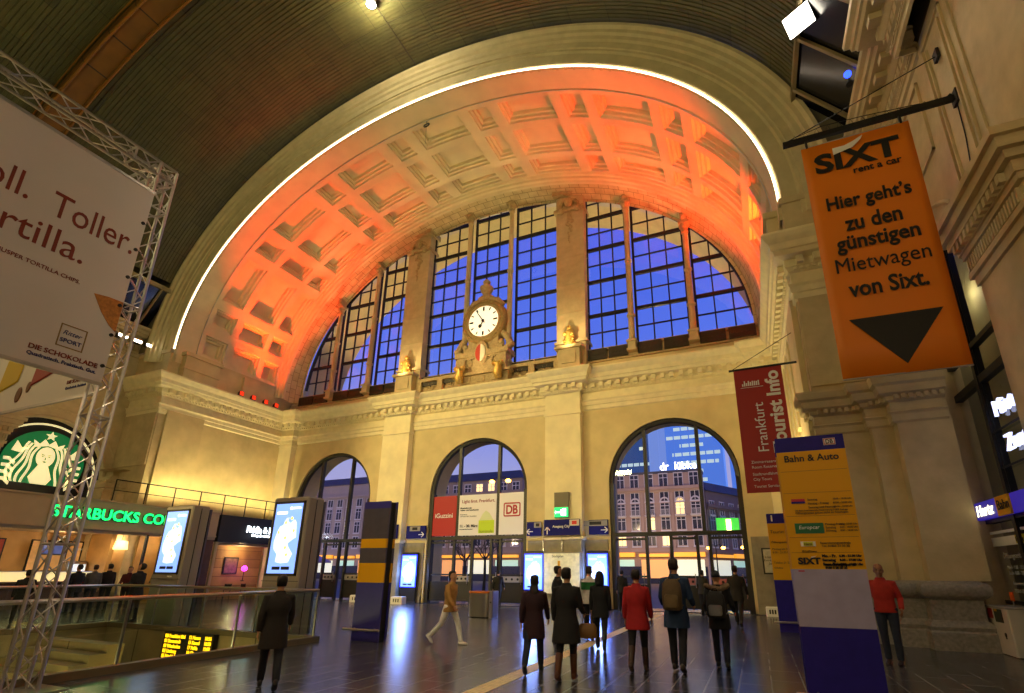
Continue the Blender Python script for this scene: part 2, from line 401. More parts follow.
for i in range(len(ss) - 1):
    for j in range(len(ys) - 1):
        s0, s1, y0, y1 = ss[i], ss[i + 1], ys[j], ys[j + 1]
        if i % 2 and j % 2:
            n = 8; rings = []
            for ins, off in LEV:
                a0, a1, b0, b1 = s0 + ins, s1 - ins, y0 + ins, y1 - ins
                r = [V(a0 + (a1 - a0) * k / n, b0, off) for k in range(n)] + [V(a1, b0 + (b1 - b0) * k / 2, off) for k in range(2)]
                r += [V(a1 + (a0 - a1) * k / n, b1, off) for k in range(n)] + [V(a0, b1 + (b0 - b1) * k / 2, off) for k in range(2)]
                rings.append(r)
            v_.loft(rings, cap=False); patch(s0 + .28, s1 - .28, y0 + .28, y1 - .28, .46, n)
        else:
            patch(s0, s1, y0, y1)
            if (i % 2) != (j % 2) and (s1 - s0) > .35 and (y1 - y0) > .35:      # raised fillets on the ribs
                for e in (.13, -.13):
                    if i % 2: ym = y0 + e if e > 0 else y1 + e; v_.grid(lambda a, b: V(s0 + .1 + (s1 - s0 - .2) * a, ym + (b - .5) * .04, -.03), 6, 1)
                    else: sm = s0 + e if e > 0 else s1 + e; v_.grid(lambda a, b: V(sm + (a - .5) * .04, y0 + .1 + (y1 - y0 - .2) * b, -.03), 1, 2)
def band(prof, n=96, mb=None):                 # profile (y, off) swept along the whole curve
    mb.grid(lambda a, b: V((a * 2 - 1) * (HALF + .75), *prof[round(b * (len(prof) - 1))]), n, len(prof) - 1)
band([(15.9, 0), (16.92, 0), (16.92, .05), (16.98, .05), (16.98, 0)], mb=v_)
band([(22.45, 0), (22.5, -.12), (22.6, -.14), (22.64, -.26), (22.78, -.3), (22.82, -.4), (22.95, -.42)], mb=v_)
st(v_.build('ceiling_1', VAULT, fix=False))
# voussoir ring framing the great window
VOUS = brickmat('voussoirs', 'd6c296', 'cbb688', '8d7a54', .62, .4, .014, .8, coord='UV', offset=.5, bump=.3)
r_ = MB(); n = 120; pr = [(22.95, -.42), (23.35, -.5), (23.7, -.58), (24.05, -.66), (24.05, -.8)]; uv = []
r_.grid(lambda a, b: V((a * 2 - 1) * (HALF + .9), *pr[round(b * 4)]), n, 4)
for i in range(n + 1):
    for j in range(5): uv.append(((i / n * 2 - 1) * HALF, pr[j][0]))
st(r_.build('trim_4', VOUS, fix=False, uv=uv))
# archivolt on the hall side
a_ = MB(); band([(15.95, 0), (15.8, 0), (15.8, .1), (15.74, .14), (15.72, .2), (15.72, .62), (15.64, .68), (15.64, .78), (15.58, .8), (15.58, 1.08), (15.5, 1.14), (15.48, 1.3), (15.38, 1.36), (15.36, 1.5), (15.26, 1.6), (15.25, 1.72)], 120, a_)
st(a_.build('trim_5', mat('archivolt_stone', 'c6b68a', .8, var=.1, scale=2)))
# LED line along the inner edge of the archivolt
led = MB(); led.tube([V((i / 160 * 2 - 1) * HALF, 15.79, .05) for i in range(161)], .032, 6)
tag(led.build('light_strip', mat('led_white', 'fff4e0', .5, emit='ffe9cf', power=9), smooth=True), 'thin white glowing light line along the front edge of the big arch', 'light strip')
cb = MB(); cb.tube([V((i / 120 * 2 - 1) * HALF, 16.95, -.05) for i in range(121)], .018, 5)
tag(cb.build('cable', mat('cable_white', 'c9c6c0', .6)), 'thin pale cable following the curve between plain band and coffers', 'cable')

cr = MB(); q0 = V(-.35, 17.0, -.12); cr.tube([(q0[0] + .16 * math.cos(a), 17.0 + .05 * math.sin(a), q0[2] - .15 + .16 * math.sin(a)) for a in np.linspace(0, 2 * PI, 21)], .035, 6); cr.tube([(q0[0], 17, q0[2]), (q0[0], 17, q0[2] + .14)], .02, 5); cr.tube([(q0[0], 17, q0[2] - .3), (q0[0] - .05, 17.1, q0[2] - 1.3)], .008, 4)
tag(cr.build('cable_coil', BLACK, smooth=True), 'small black coil of cable hanging near the crown of the coffered arch', 'cable coil')
# ---- barrel ceiling of the hall: corrugated metal sheets over arcs
CEIL = brickmat('metal_ceiling', '57532c', '4a4726', '2c2916', 1.9, 1.45, .012, .55, coord='UV', offset=.37, bump=.1)
sc = HALF
while V(sc, 0, 1.75)[0] - XC > 16.35: sc -= .02
g = MB(); uv = []; ny = 132; step = .163; prof = []
for k in range(ny):
    y = 15.4 - k * step
    prof += [(y, 1.80), (y - .112, 1.80), (y - .122, 1.835), (y - .153, 1.835)]
ns = 72
g.grid(lambda a, b: V((a * 2 - 1) * sc, *prof[round(b * (len(prof) - 1))]), ns, len(prof) - 1)
for i in range(ns + 1):
    for q in prof: uv.append(((i / ns * 2 - 1) * sc * 1.1, q[0]))
st(g.build('ceiling_2', CEIL, fix=False, uv=uv))
# dark glazing between the metal ceiling and the side walls, with rafters
gl = MB(); rf = MB()
for sg in (1, -1):
    x0, x1 = XC + sg * 16.3, XC + sg * 18.1
    gl.poly([(x0, 15.4, 17.25), (x0, -6, 17.25), (x1, -6, 14.9), (x1, 15.4, 14.9)])
    for y in (14.9, 13.1, 11.3, 9.5, 7.7, 5.9, 4.1, 2.3):
        hw = .24 if y == 11.3 else .05
        rf.loft([[(x0, y - hw, 17.2), (x0, y + hw, 17.2), (x0, y + hw, 17.05), (x0, y - hw, 17.05)], [(x1, y - hw, 14.85), (x1, y + hw, 14.85), (x1, y + hw, 14.7), (x1, y - hw, 14.7)]])
    rf.bx(min(x0, x0 + sg * .12), max(x0, x0 + sg * .12), -6, 15.4, 17.0, 17.25)
    gl.bx(min(x1, x1 + sg), max(x1, x1 + sg), -6, 15.8, 14.9, 15.0)
st(gl.build('window_4', mat('dark_glazing', '0b0a0e', .2), fix=False)); st(rf.build('trim_6', mat('rafter_paint', '8a784c', .5)))
fz = MB()
for sg in (1, -1):
    q = [sg * (sc - 1.5 + (HALF - sc + 1.5) * k / 14) for k in range(15)]
    for a, b in zip(q, q[1:]):
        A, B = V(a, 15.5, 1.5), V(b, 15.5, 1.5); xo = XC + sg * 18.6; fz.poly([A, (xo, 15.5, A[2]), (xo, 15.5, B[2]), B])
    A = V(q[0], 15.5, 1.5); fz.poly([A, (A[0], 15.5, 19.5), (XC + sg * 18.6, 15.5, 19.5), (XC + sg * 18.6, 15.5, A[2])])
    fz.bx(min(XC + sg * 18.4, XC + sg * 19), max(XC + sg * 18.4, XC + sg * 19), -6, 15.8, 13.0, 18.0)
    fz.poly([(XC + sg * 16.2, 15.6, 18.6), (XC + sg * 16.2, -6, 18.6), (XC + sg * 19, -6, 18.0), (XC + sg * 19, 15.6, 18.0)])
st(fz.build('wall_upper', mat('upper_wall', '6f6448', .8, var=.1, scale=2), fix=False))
# outer reveal of the great window beyond the glass
ov = MB(); ov.grid(lambda a, b: (XC - 15.1 * math.cos(PI * a), 24.42 + 3.3 * b, 13.1 + 11.75 * math.sin(PI * a)), 80, 3); ov.poly([(XL, 24.42, 13.0), (XR, 24.42, 13.0), (XR, 27.6, 12.9), (XL, 27.6, 12.9)])
st(ov.build('trim_14', PLASTER, fix=False))
for k in range(5): x = XC - 10 + k * 5; spot('portal_soffit_spot', (x, 26.0, 13.15), (x * 1.0, 26.4, 24), 1300, (1, .78, .34), 110, .9, .15)
# broad bronze rib across the ceiling
rb = MB(); RIBC = brickmat('bronze_rib', '7a4f12', '6c450f', '33200a', 1.6, 6, .03, .5, coord='UV', offset=0, bump=.2)
pr = [(8.32, 1.80), (8.32, 1.42), (8.2, 1.4), (8.2, 1.5), (7.42, 1.5), (7.42, 1.4), (7.3, 1.42), (7.3, 1.8)]; uv = []
rb.grid(lambda a, b: V((a * 2 - 1) * sc, *pr[round(b * 7)]), 72, 7)
for i in range(73):
    for q in pr: uv.append(((i / 72 * 2 - 1) * sc, q[0] - 5))
st(rb.build('trim_7', RIBC, fix=False, uv=uv))
rb2 = MB(); 
for y in (8.26, 7.36): rb2.tube([V((i / 72 * 2 - 1) * sc, y, 1.37) for i in range(73)], .05, 6)
rb2.tube([V((i / 72 * 2 - 1) * sc, 7.2, 1.74) for i in range(73)], .03, 5)
st(rb2.build('trim_8', mat('rib_edge', '8d5a18', .45)))
# conduit along the crown and the pendant lamp on it
cn = MB(); cn.tube([V(.05, y, 1.72) for y in (15.3, 13.5, 11.9)], .03, 6)
tag(cn.build('conduit', mat('conduit', '3a3322', .5)), 'thin conduit running along the ceiling crown to the round lamp', 'conduit')
cz = V(.05, 11.9, 1.7)
lp = thing('ceiling_lamp', 'small round white lamp glowing at the top of the metal ceiling', 'lamp', (cz[0], 11.9, cz[2]))
MB().lathe([(.05, .02), (.05, -.05), (.2, -.1), (.24, -.25), (.22, -.25)], n=20).build('shade', BLACK, lp, 40)
MB().lathe([(.01, -.2), (.2, -.2), (.2, -.27), (.12, -.33), (.01, -.35)], n=20).build('bulb', mat('lamp_glow', 'fff8e0', emit='fff6dd', power=40), lp, True)
point('ceiling_lamp_light', (cz[0], 11.9, cz[2] - .6), 560, DAYL, .12)

# ---- front faces of the recess piers (hall side), with pilasters and impost cornice
def pier(sg, name):
    w = MB(); X = lambda d: (XR + d) if sg > 0 else (XL - d)
    def b(d0, d1, y0, y1, z0, z1): a, c = sorted((X(d0), X(d1))); w.bx(a, c, y0, y1, z0, z1)
    b(0, 3.4, RY, RY + .5, 0, 13.6)
    b(0, 3.4, RY - .12, RY, 11.9, 13.3); b(-.08, 3.4, RY - .2, RY + .2, 13.28, 13.5)
    for d0, d1, y in ((1.25, 1.95, RY - .35), (1.74, 2.9, RY - .75)): b(d0, d1, y, RY + .1, 1.5, 5.5)
    b(.04, 3.4, RY - .08, RY, 6.9, 9.8)
    p = [(X(-.0), RY + .6), (X(-.0), RY), (X(1.2), RY), (X(1.2), RY - .35), (X(1.7), RY - .35), (X(1.7), RY - .75), (X(2.85), RY - .75)]
    if sg > 0: p = p[::-1]
    fl_ = 1 if sg > 0 else -1
    pf = [(o * fl_, z) for o, z in [(0, 5.4), (.06, 5.45), (.06, 5.62), (.12, 5.68), (.05, 5.72), (.05, 5.95), (.14, 6.0), (.16, 6.1), (.3, 6.16), (.34, 6.34), (.42, 6.4), (.46, 6.56), (.46, 6.62), (0, 6.68)]]
    sweep(w, p, pf); 
    pp = p if sg > 0 else p[::-1]
    dentils(w, pp, .08, .24, 6.0, 6.12, .09, .1)
    o = st(w.build(name, STONE))
    bs = MB()
    pl = [(X(-.05), RY + .6), (X(-.05), RY - .02), (X(1.2), RY - .02), (X(1.2), RY - .37), (X(1.7), RY - .37), (X(1.7), RY - .77), (X(2.55), RY - .77), (X(2.55), RY)]
    if sg > 0: pl = pl[::-1]
    sweep(bs, pl, [(o * fl_, z) for o, z in [(.2, 0), (.2, .38), (.16, .42), (.19, .5), (.16, .58), (.08, .64), (.08, 1.08), (.13, 1.12), (.17, 1.14), (.23, 1.2), (.25, 1.3), (.23, 1.4), (.17, 1.46), (.06, 1.5), (0, 1.5)]])
    st(bs.build('baseboard_' + ('right' if sg > 0 else 'left'), GRANITE, smooth=35))
pier(1, 'wall_front_right'); pier(-1, 'wall_front_left')

# ---- side walls of the hall, each with an arched bay beside the recess
WX = 4.8
def sidewall(sg, name, arch):
    w = MB(); x = WX if sg > 0 else 2 * XC - WX; P = lambda u, d, z: (x + sg * d, u, z)
    wall(w, P, -6, RY + .1, 0, 13.6, [arch], th=.7)
    c, hw, zs, zb, rise = arch
    rim = [(P(c - (hw + .02) * math.cos(PI * i / 32), 0, zs + (rise + .02) * math.sin(PI * i / 32))) for i in range(33)]
    w.tube(rim, .09, 6); w.tube([(P(c - (hw + .5) * math.cos(PI * i / 32), 0, zs + (rise + .5) * math.sin(PI * i / 32))) for i in range(33)], .06, 6)
    # pilaster, its capital and the panelled wall above it
    def b(d0, d1, y0, y1, z0, z1): a, q = sorted((x - sg * d0, x - sg * d1)); w.bx(a, q, y0, y1, z0, z1)
    b(0, .22, 8.9, 11.1, 0, 7.0); b(0, .3, 8.6, 11.2, 0, 1.4); b(-.6, .04, 9.82, 11.4, 8.5, 13.5)
    for z0, z1, d in ((7.0, 7.18, .28), (7.18, 7.3, .34), (7.3, 7.62, .27), (7.62, 7.74, .36), (7.74, 7.95, .4), (7.95, 8.1, .5), (8.1, 8.3, .6), (8.3, 8.45, .68)):
        b(0, d, 8.95 - d + .2, 11.05 + d - .2, z0, z1)
    for i in range(12): y = 9.0 + i * .185; b(.3, .5, y, y + .1, 7.76, 7.93)
    for i in range(22): y = 9.0 + i * .1; b(.2, .33, y, y + .05, 7.34, 7.6)
    # raised mouldings of the tall panel
    for y0, y1, z0, z1 in ((10.02, 10.08, 8.9, 13.1), (11.12, 11.18, 8.9, 13.1), (10.02, 11.18, 13.04, 13.1), (10.02, 11.18, 8.9, 8.96), (10.2, 10.24, 9.1, 12.9), (10.96, 11.0, 9.1, 12.9)):
        b(.04, .09, y0, y1, z0, z1)
    for y0, y1, z0, z1 in ((11.9, 11.96, 11.0, 13.0), (15.2, 15.26, 11.0, 13.0), (11.9, 15.26, 12.94, 13.0), (11.9, 15.26, 11.0, 11.06)): b(0, .06, y0, y1, z0, z1)
    st(w.build(name, STONE))
    # main entablature
    e = MB(); q = [(x, -6), (x, 9.0), (x - sg * .45, 9.0), (x - sg * .45, 11.3), (x, 11.3), (x, RY + .3)]
    fl_ = 1 if sg > 0 else -1
    pf = [(0, 13.3), (.06, 13.34), (.06, 13.5), (.1, 13.52), (.1, 13.66), (.16, 13.7), (.05, 13.74), (.05, 14.05), (.14, 14.1), (.2, 14.2), (.24, 14.24), (.24, 14.42), (.56, 14.46), (.6, 14.6), (.66, 14.62), (.68, 14.78), (.78, 14.86), (.8, 15.0), (-.2, 15.05)]
    sweep(e, q, [(o * fl_, z) for o, z in pf])
    qq = q if sg > 0 else q[::-1]
    dentils(e, qq, .2, .5, 14.24, 14.42, .26, .3); dentils(e, qq, .05, .13, 14.1, 14.18, .1, .06); dentils(e, qq, .04, .14, 13.78, 14.02, .16, .07); dentils(e, qq, .05, .12, 13.56, 13.64, .07, .05)
    st(e.build('trim_%d' % (9 if sg > 0 else 10), STONE))
sidewall(1, 'wall_right_hall', (13.6, 1.95, 7.7, 0, 2.0))
sidewall(-1, 'wall_left_hall', (12.75, 2.7, 6.1, 4.9, 2.8))
st(MB().bx(2 * XC - 6, 6, -6.4, -6, 0, 28).build('wall_front', PLASTER))

# ---- stair well
w = MB(); x0, x1, y0, y1 = WELL
w.bx(x0 - .3, x0, y0, y1 + .3, -4, -.001); w.bx(x1, x1 + .3, y0, y1 + .3, -4, -.001); w.bx(x0, x1, y1, y1 + .3, -4, -.001); w.bx(x0, x1, y0 - .3, y0, -4, -.001)
w.poly([(x0, y0, -4), (x1, y0, -4), (x1, y1, -4), (x0, y1, -4)])
for i in range(20): w.bx(x0 + .01, x0 + 3.2, y0 + i * .36, y0 + .36 + i * .36, -4, -.16 - (19 - i) * .19)
w.bx(x0 + 3.2, x0 + 3.45, y0, y1 - .6, -4, -1.2)
st(w.build('wall_stairwell', brickmat('stairwell_panels', 'a3936a', '9b8b62', '4c432c', 2.4, 1.1, .02, .6, coord='Object', offset=0, bump=.2, rot=(PI / 2, 0, 0))))
point('stairwell_light', (-13.5, 4.5, -1.0), 260, (1, .78, .3), .3)
k_ = MB(); k_.bx(x1 - .06, x1 + .12, y0, y1 + .1, 0, .12); k_.bx(x0 - .12, x0 + .06, y0, y1 + .1, 0, .12); k_.bx(x0, x1, y1 - .06, y1 + .12, 0, .12)
st(k_.build('trim_11', mat('curb_stone', '6a5d44', .5)))
# ================================================================ the great window
WA, WB, WZ, WY = 14.75, 11.3, 12.75, 24.3
def wz(x): q = 1 - ((x - XC) / WA) ** 2; return WZ + .45 + (WB + .1) * math.sqrt(max(q, 0))
COLX = [XC + s * d for d in (11.85, 8.75, 1.5) for s in (-1, 1)]; PX = [XC - 5.4, XC + 5.4]
sill = MB()                                    # stone zone below the panes
sill.bx(XL, XR, FY - .12, FY + .6, 12.4, 12.62); sill.bx(XL, XR, FY - .05, FY + .6, 13.08, 13.2)
st(sill.build('trim_12', CARVED))
groups = [(XC - WA, PX[0] - .85), (PX[0] + .85, PX[1] - .85), (PX[1] + .85, XC + WA)]
for gi, (g0, g1) in enumerate(groups):
    m = MB(); p = MB(); orn = MB()
    cols = sorted([c for c in COLX if g0 < c < g1]); ed = [g0] + cols + [g1]
    # outline frame on the curve
    xs = np.linspace(max(g0, XC - WA + .02), min(g1, XC + WA - .02), 40)
    m.tube([(x, WY, wz(x)) for x in xs], .11, 6)
    if gi != 1: pass
    for a, b in zip(ed, ed[1:]):
        l, r = a + (.2 if a in cols else .0), b - (.2 if b in cols else .0)
        for x in (l, r):
            if wz(x) > 13.4: m.bx(x - .06, x + .06, WY - .06, WY + .06, 13.2, wz(x))
        nv = 3
        for i in range(1, nv):
            x = l + (r - l) * i / nv
            if wz(x) > 13.5: m.bx(x - .035, x + .035, WY - .04, WY + .04, 13.2, wz(x))
        z = 13.2 + 1.08; k = 1
        while z < 25:
            q = 1 - ((z - WZ - .45) / (WB + .1)) ** 2
            if q <= 0: break
            h = WA * math.sqrt(q); x0, x1 = max(l, XC - h), min(r, XC + h)
            if x1 - x0 > .2:
                t = .085 if k % 2 == 0 else .035; m.bx(x0, x1, WY - t, WY + t, z - t, z + t)
            z += 1.08; k += 1
        # dark ornamented panels below the sill
        nb = 2
        for i in range(nb):
            u0, u1 = l + (r - l) * i / nb + .06, l + (r - l) * (i + 1) / nb - .06
            orn.bx(u0, u1, FY - .2, FY + .36, 12.5, 13.1)
            for fx in np.linspace(u0 + .15, u1 - .15, 5): orn.lathe([(.0, .2), (.07, .2), (.07, .23), (.0, .23)], (fx, FY, 12.82), 8, 'y'); 
            orn.bx(u0, u1, FY - .24, FY - .2, 12.5, 12.56)
    w = MB(); n = 48; xs = np.linspace(max(g0, XC - WA), min(g1, XC + WA), n)
    w.poly([(x, WY + .02, 13.2) for x in (xs[0], xs[-1])] + [(x, WY + .02, wz(x)) for x in xs[::-1]])
    o = st(m.build('window_%d' % (gi + 1), IRON)); w.build('pane', GLASS, o, fix=False)
    orn.build('ornament_panel', mat('ornament_iron', '2e2618', .5, .3), o)
# slender columns between the lights
def wcolumn(c, i, lab):
    t = thing('window_column', lab, 'column', (c, FY - .2, 12.62), group='slender columns of the great window')
    H = wz(c) - 12.62
    MB().bx(-.26, .26, -.3, .2, 0, .12).bx(-.2, .2, -.24, .16, .12, .5).bx(-.27, .27, -.3, .2, .5, .6).build('plinth', STONE, t)
    s = MB(); s.lathe([(.22, .6), (.24, .66), (.2, .74), (.17, .8), (.165, 2.0), (.23, 2.04), (.23, 2.14), (.165, 2.18), (.15, H * .55), (.2, H * .55 + .04), (.2, H * .55 + .14), (.15, H * .55 + .18), (.14, H - 1.0)], n=14)
    s.build('shaft', STONE, t, 40)
    k = MB(); k.lathe([(.14, H - 1.0), (.2, H - .95), (.18, H - .8), (.25, H - .55), (.3, H - .5)], n=12); k.bx(-.28, .28, -.3, .25, H - .5, H - .38)
    k.ball((0, -.2, H - .68), .14, 8, 6); k.bx(-.16, .16, -.26, .22, H - .38, H + .15); k.ball((0, -.24, H - .12), .16, 8, 6, (1, .8, 1.3))
    k.build('capital', CARVED, t)
names = ['outermost slender column at the end of the great window nearest the coffee shop', 'slender column between the second and third lights of the great window, coffee shop side',
         'slender column just beside the clock on the coffee shop side', 'slender column just beside the clock on the red banner side', 'red-lit slender column second from the red banner end of the great window', 'outermost red-lit slender column at the red banner end of the great window']
for i, c in enumerate(sorted(COLX)): wcolumn(c, i, names[i])
# broad stone pillars of the window
for c, lab in ((PX[0], 'broad stone pillar of the great window on the coffee shop side of the clock'), (PX[1], 'broad stone pillar of the great window on the red banner side of the clock')):
    t = thing('window_pillar', lab, 'pillar', (c, FY - .1, 11.95), group='broad pillars of the great window')
    H = wz(c) - 11.95
    b = MB().bx(-.85, .85, -.2, .7, 0, H); b.bx(-.95, .95, -.3, .7, 1.7, 1.85)
    for z in (3.6, 5.4, 7.2): b.bx(-.88, .88, -.22, .6, z, z + .05)
    b.build('shaft', STONE, t)
    k = MB(); k.bx(-.95, .95, -.4, .7, H - 1.5, H - 1.3); k.bx(-1.0, 1.0, -.5, .7, H - .3, H + .1)
    for i in range(9): a = PI * i / 8; k.ball((.55 * math.cos(a), -.3, H - 1.2 + .45 * math.sin(a)), .13, 8, 6)
    k.ball((0, -.4, H - .95), .3, 10, 8, (.9, .6, 1.2)); k.ball((-.5, -.35, H - 1.45), .2, 8, 6); k.ball((.5, -.35, H - 1.45), .2, 8, 6)
    random.seed(int(abs(c) * 10))
    for i in range(16):
        z = H - 1.7 - i * .13; r = .26 * (1 - i / 22)
        k.ball((random.uniform(-.3, .3) * (1 - i / 17), -.24, z), r * .6, 8, 6, (1, .7, 1))
    k.build('carved_capital', CARVED, t)
    t = thing('pedestal', 'square stone pedestal under the gold-lit figures %s' % ('on the coffee shop side' if c < XC else 'on the red banner side'), 'pedestal', (c, FY - .3, 11.95), group='stone pedestals on the parapet')
    p = MB().bx(-.75, .75, -.55, -.0, 0, .16).bx(-.62, .62, -.45, -.0, .16, 1.2).bx(-.78, .78, -.6, -.0, 1.2, 1.36); p.build('block', STONE, t)
    MB().bx(-.4, .4, -.5, -.45, .35, 1.05).build('raised_panel', STONE, t)
    s = thing('statue', ('gold-lit figures on the pedestal %s of the clock' % ('on the coffee shop side' if c < XC else 'on the red banner side')), 'statue', (c, FY - .62, 13.31), group='gold-lit figure groups')
    f = MB(); f.lathe([(.26, 0), (.28, .1), (.25, .3), (.27, .5), (.22, .7), (.24, .8), (.16, .95), (.08, 1.02)], n=10)
    for i in range(14):
        a = i * 2.4; z = .1 + i * .06; f.ball((.34 * math.cos(a) * (1 - i / 22), .18 * math.sin(a) * (1 - i / 22), z), .11, 8, 6)
    f.ball((-.2, -.16, .72), .12, 8, 6); f.ball((.22, -.15, .66), .12, 8, 6); f.build('figures', GOLDG, s, True)
    h = MB(); h.ball((0, 0, 1.1), .15, 10, 8, (1, 1, 1.2)); h.ball((0, -.14, 1.12), .04, 6, 5); h.build('head', GOLDG, s, True)
    spot('statue_spot', (c, FY - 1.9, 12.9), (c, FY - .5, 14.2), 300, (1, .75, .35), 70, .8, .04)
# parapet panels between the pillars, under the clock
t = MB()
for a, b in ((PX[0] + .85, XC - 1.5), (XC + 1.5, PX[1] - .85)):
    t.bx(a, b, FY - .3, FY + .1, 11.95, 12.1); t.bx(a, b, FY - .32, FY + .1, 12.75, 12.95)
    for k in range(3): u = a + (b - a) * k / 2; t.bx(u - .18, u + .18, FY - .34, FY + .1, 12.1, 12.75)
    for k in range(2):
        u0 = a + (b - a) * k / 2 + .2; u1 = a + (b - a) * (k + 1) / 2 - .2; t.bx(u0, u1, FY - .12, FY + .1, 12.1, 12.75)
        cx = (u0 + u1) / 2
        for an in np.linspace(.1, PI - .1, 6): t.tube([(cx, FY - .16, 12.14), (cx + .5 * math.cos(an), FY - .16, 12.14 + .55 * math.sin(an))], .045, 5)
        for dx in (-.42, .42): t.tube([(cx + dx, FY - .16, 12.68), (cx + dx * .3, FY - .16, 12.4)], .04, 5)
st(t.build('trim_13', CARVED))
# ---------------------------------------------------------------- clock
ck = thing('station_clock', 'large round white station clock in an ornate stone frame with an urn on top', 'clock', (XC, FY - .3, 11.95))
b = MB(); b.bx(-1.75, 1.75, -.35, .5, 0, .55); b.bx(-1.9, 1.9, -.5, .5, .55, .7); b.bx(-1.5, 1.5, -.3, .5, .7, 1.7); b.bx(-1.75, 1.75, -.5, .5, 1.7, 2.0); b.bx(-1.6, 1.6, -.42, .5, 1.6, 1.7); b.bx(-1.3, 1.3, -.3, .5, 2.0, 2.35); b.bx(-1.0, 1.0, -.28, .4, 2.35, 3.1)
for x in (-1.35, 1.35): b.bx(x - .3, x + .3, -.5, .1, .7, 1.6)
for k in range(3): b.bx(-1.2 + k * .95, -.7 + k * .95, -.4, 0, .1, .45)
b.build('pedestal', CARVED, ck)
for x in (-1.25, 1.25):
    s = MB(); s.tube([(x, -.55, .1), (x, -.72, .35), (x, -.62, .75), (x, -.75, 1.0)], [.2, .26, .2, .28], 10); s.ball((x - .22, -.7, .95), .16, 8, 6); s.ball((x + .22, -.7, .95), .16, 8, 6)
    s.build('console', GOLDG, ck, True)
CZ = 3.98; R = 1.14
r = MB(); prof = [(R - .18, -.32), (R - .02, -.42), (R + .08, -.36), (R + .13, -.44), (R + .27, -.38), (R + .34, -.26), (R + .34, .4), (.2, .4)]
r.lathe([(q, -h) for q, h in prof], (0, 0, CZ), 56, 'y', cap=False); 
for k in range(44): a = 2 * PI * k / 44; r.ball(((R + .2) * math.cos(a), -.42, CZ + (R + .2) * math.sin(a)), .045, 6, 5)
r.build('rim', mat('clock_rim_stone', 'a58a58', .7, var=.2, scale=9), ck, 40)
f = MB(); f.lathe([(R - .12, .3), (R - .12, .34), (0.001, .34)], (0, 0, CZ), 48, 'y'); f.build('dial', mat('clock_dial', 'fbf4de', .5, emit='fff0d0', power=.9), ck)
for k in range(12):
    h = MB(); a = 2 * PI * k / 12; L = .2 if k % 3 else .27; w_ = .035 if k % 3 else .055; c, s_ = math.sin(a), math.cos(a)
    p0 = Vector((c, 0, s_)); q = Vector((s_, 0, -c)); u = [p0 * (R - .2) + q * w_, p0 * (R - .2) - q * w_, p0 * (R - .2 - L) - q * w_, p0 * (R - .2 - L) + q * w_]
    h.prism([(v.x, -.36, v.z + CZ) for v in u], (0, 0, 0), (0, .02, 0)); h.build('hour_mark', BLACK, ck)
def hand(name, ang, L, w0, w1):
    a = math.radians(ang); d = Vector((math.sin(a), 0, math.cos(a))); q = Vector((d.z, 0, -d.x)); m = MB()
    u = [d * -L * .2 + q * w0, d * -L * .2 - q * w0, d * L - q * w1, d * L + q * w1]; m.prism([(v.x, -.40, v.z + CZ) for v in u], (0, 0, 0), (0, .02, 0))
    if 'hour' in name: m.lathe([(.001, .4), (.12, .4), (.12, .42), (.001, .42)], (d.x * L * .75, 0, CZ + d.z * L * .75), 12, 'y')
    else: m.lathe([(.001, .38), (.09, .38), (.09, .43), (.001, .43)], (0, 0, CZ), 12, 'y')
    return m.build(name, BLACK, ck)
hand('hour_hand', 208, .5, .03, .045); hand('minute_hand', -34, .9, .035, .02)
for sg in (-1, 1):
    o = MB(); o.tube([(sg * 1.5, -.1, 2.0), (sg * 1.75, -.1, 2.3), (sg * 1.5, -.1, 2.8), (sg * 1.2, -.1, 3.15)], [.26, .24, .2, .16], 8); o.ball((sg * 1.75, -.15, 2.25), .26, 8, 6); o.ball((sg * 1.2, -.2, 2.45), .2, 8, 6)
    o.build('scrollwork', CARVED, ck, True); o = MB(); o.tube([(sg * 1.15, -.1, 4.95), (sg * .8, -.15, 5.3), (sg * .35, -.15, 5.42)], [.18, .22, .2], 8); o.build('scrollwork', CARVED, ck, True)
o = MB(); o.ball((0, -.1, 5.55), .42, 10, 8, (1.4, .8, .7)); o.build('crest', CARVED, ck, True)
u = MB(); u.lathe([(.3, 6.05), (.34, 6.12), (.14, 6.22), (.12, 6.3), (.3, 6.5), (.42, 6.75), (.42, 6.85), (.3, 6.92), (.16, 6.98), (.14, 7.08), (.22, 7.16), (.24, 7.26), (.1, 7.42), (.01, 7.48)], (0, -.1, 0), 16); u.v = [(x, y, z - .5) for x, y, z in u.v]; u.build('urn', CARVED, ck, 50)
s = MB(); s.lathe([(.001, .4), (.5, .4), (.55, .48), (.45, .52), (.4, .5), (.001, .5)], (0, 0, 1.85), 20, 'y'); 
for p in s.v: pass
s.v = [(x * .85, y, 1.85 + (z - 1.85) * 1.35) for x, y, z in s.v]; s.build('shield_frame', CARVED, ck, 40)
for nm, sg, m in (('shield_half', -1, mat('shield_red', 'b5301c', .5)), ('shield_half', 1, mat('shield_white', 'eee6d2', .5))):
    q = MB(); q.xz([(0, 1.32)] + [(sg * .32 * math.sin(PI * k / 12), 1.85 - .53 * math.cos(PI * k / 12)) for k in range(1, 12)] + [(0, 2.38)], -.56, -.5); q.build(nm, m, ck)
for sg in (-1, 1):
    o = MB()
    for k in range(10): a = 2 * PI * k / 10; o.ball((sg * .95 + .28 * math.cos(a), -.36, 1.35 + .28 * math.sin(a)), .09, 6, 5)
    o.build('rosette', CARVED, ck)
spot('clock_spot', (XC, FY - 1.6, 12.0), (XC, FY - .3, 15.5), 110, (1, .72, .35), 90, 1, .05)

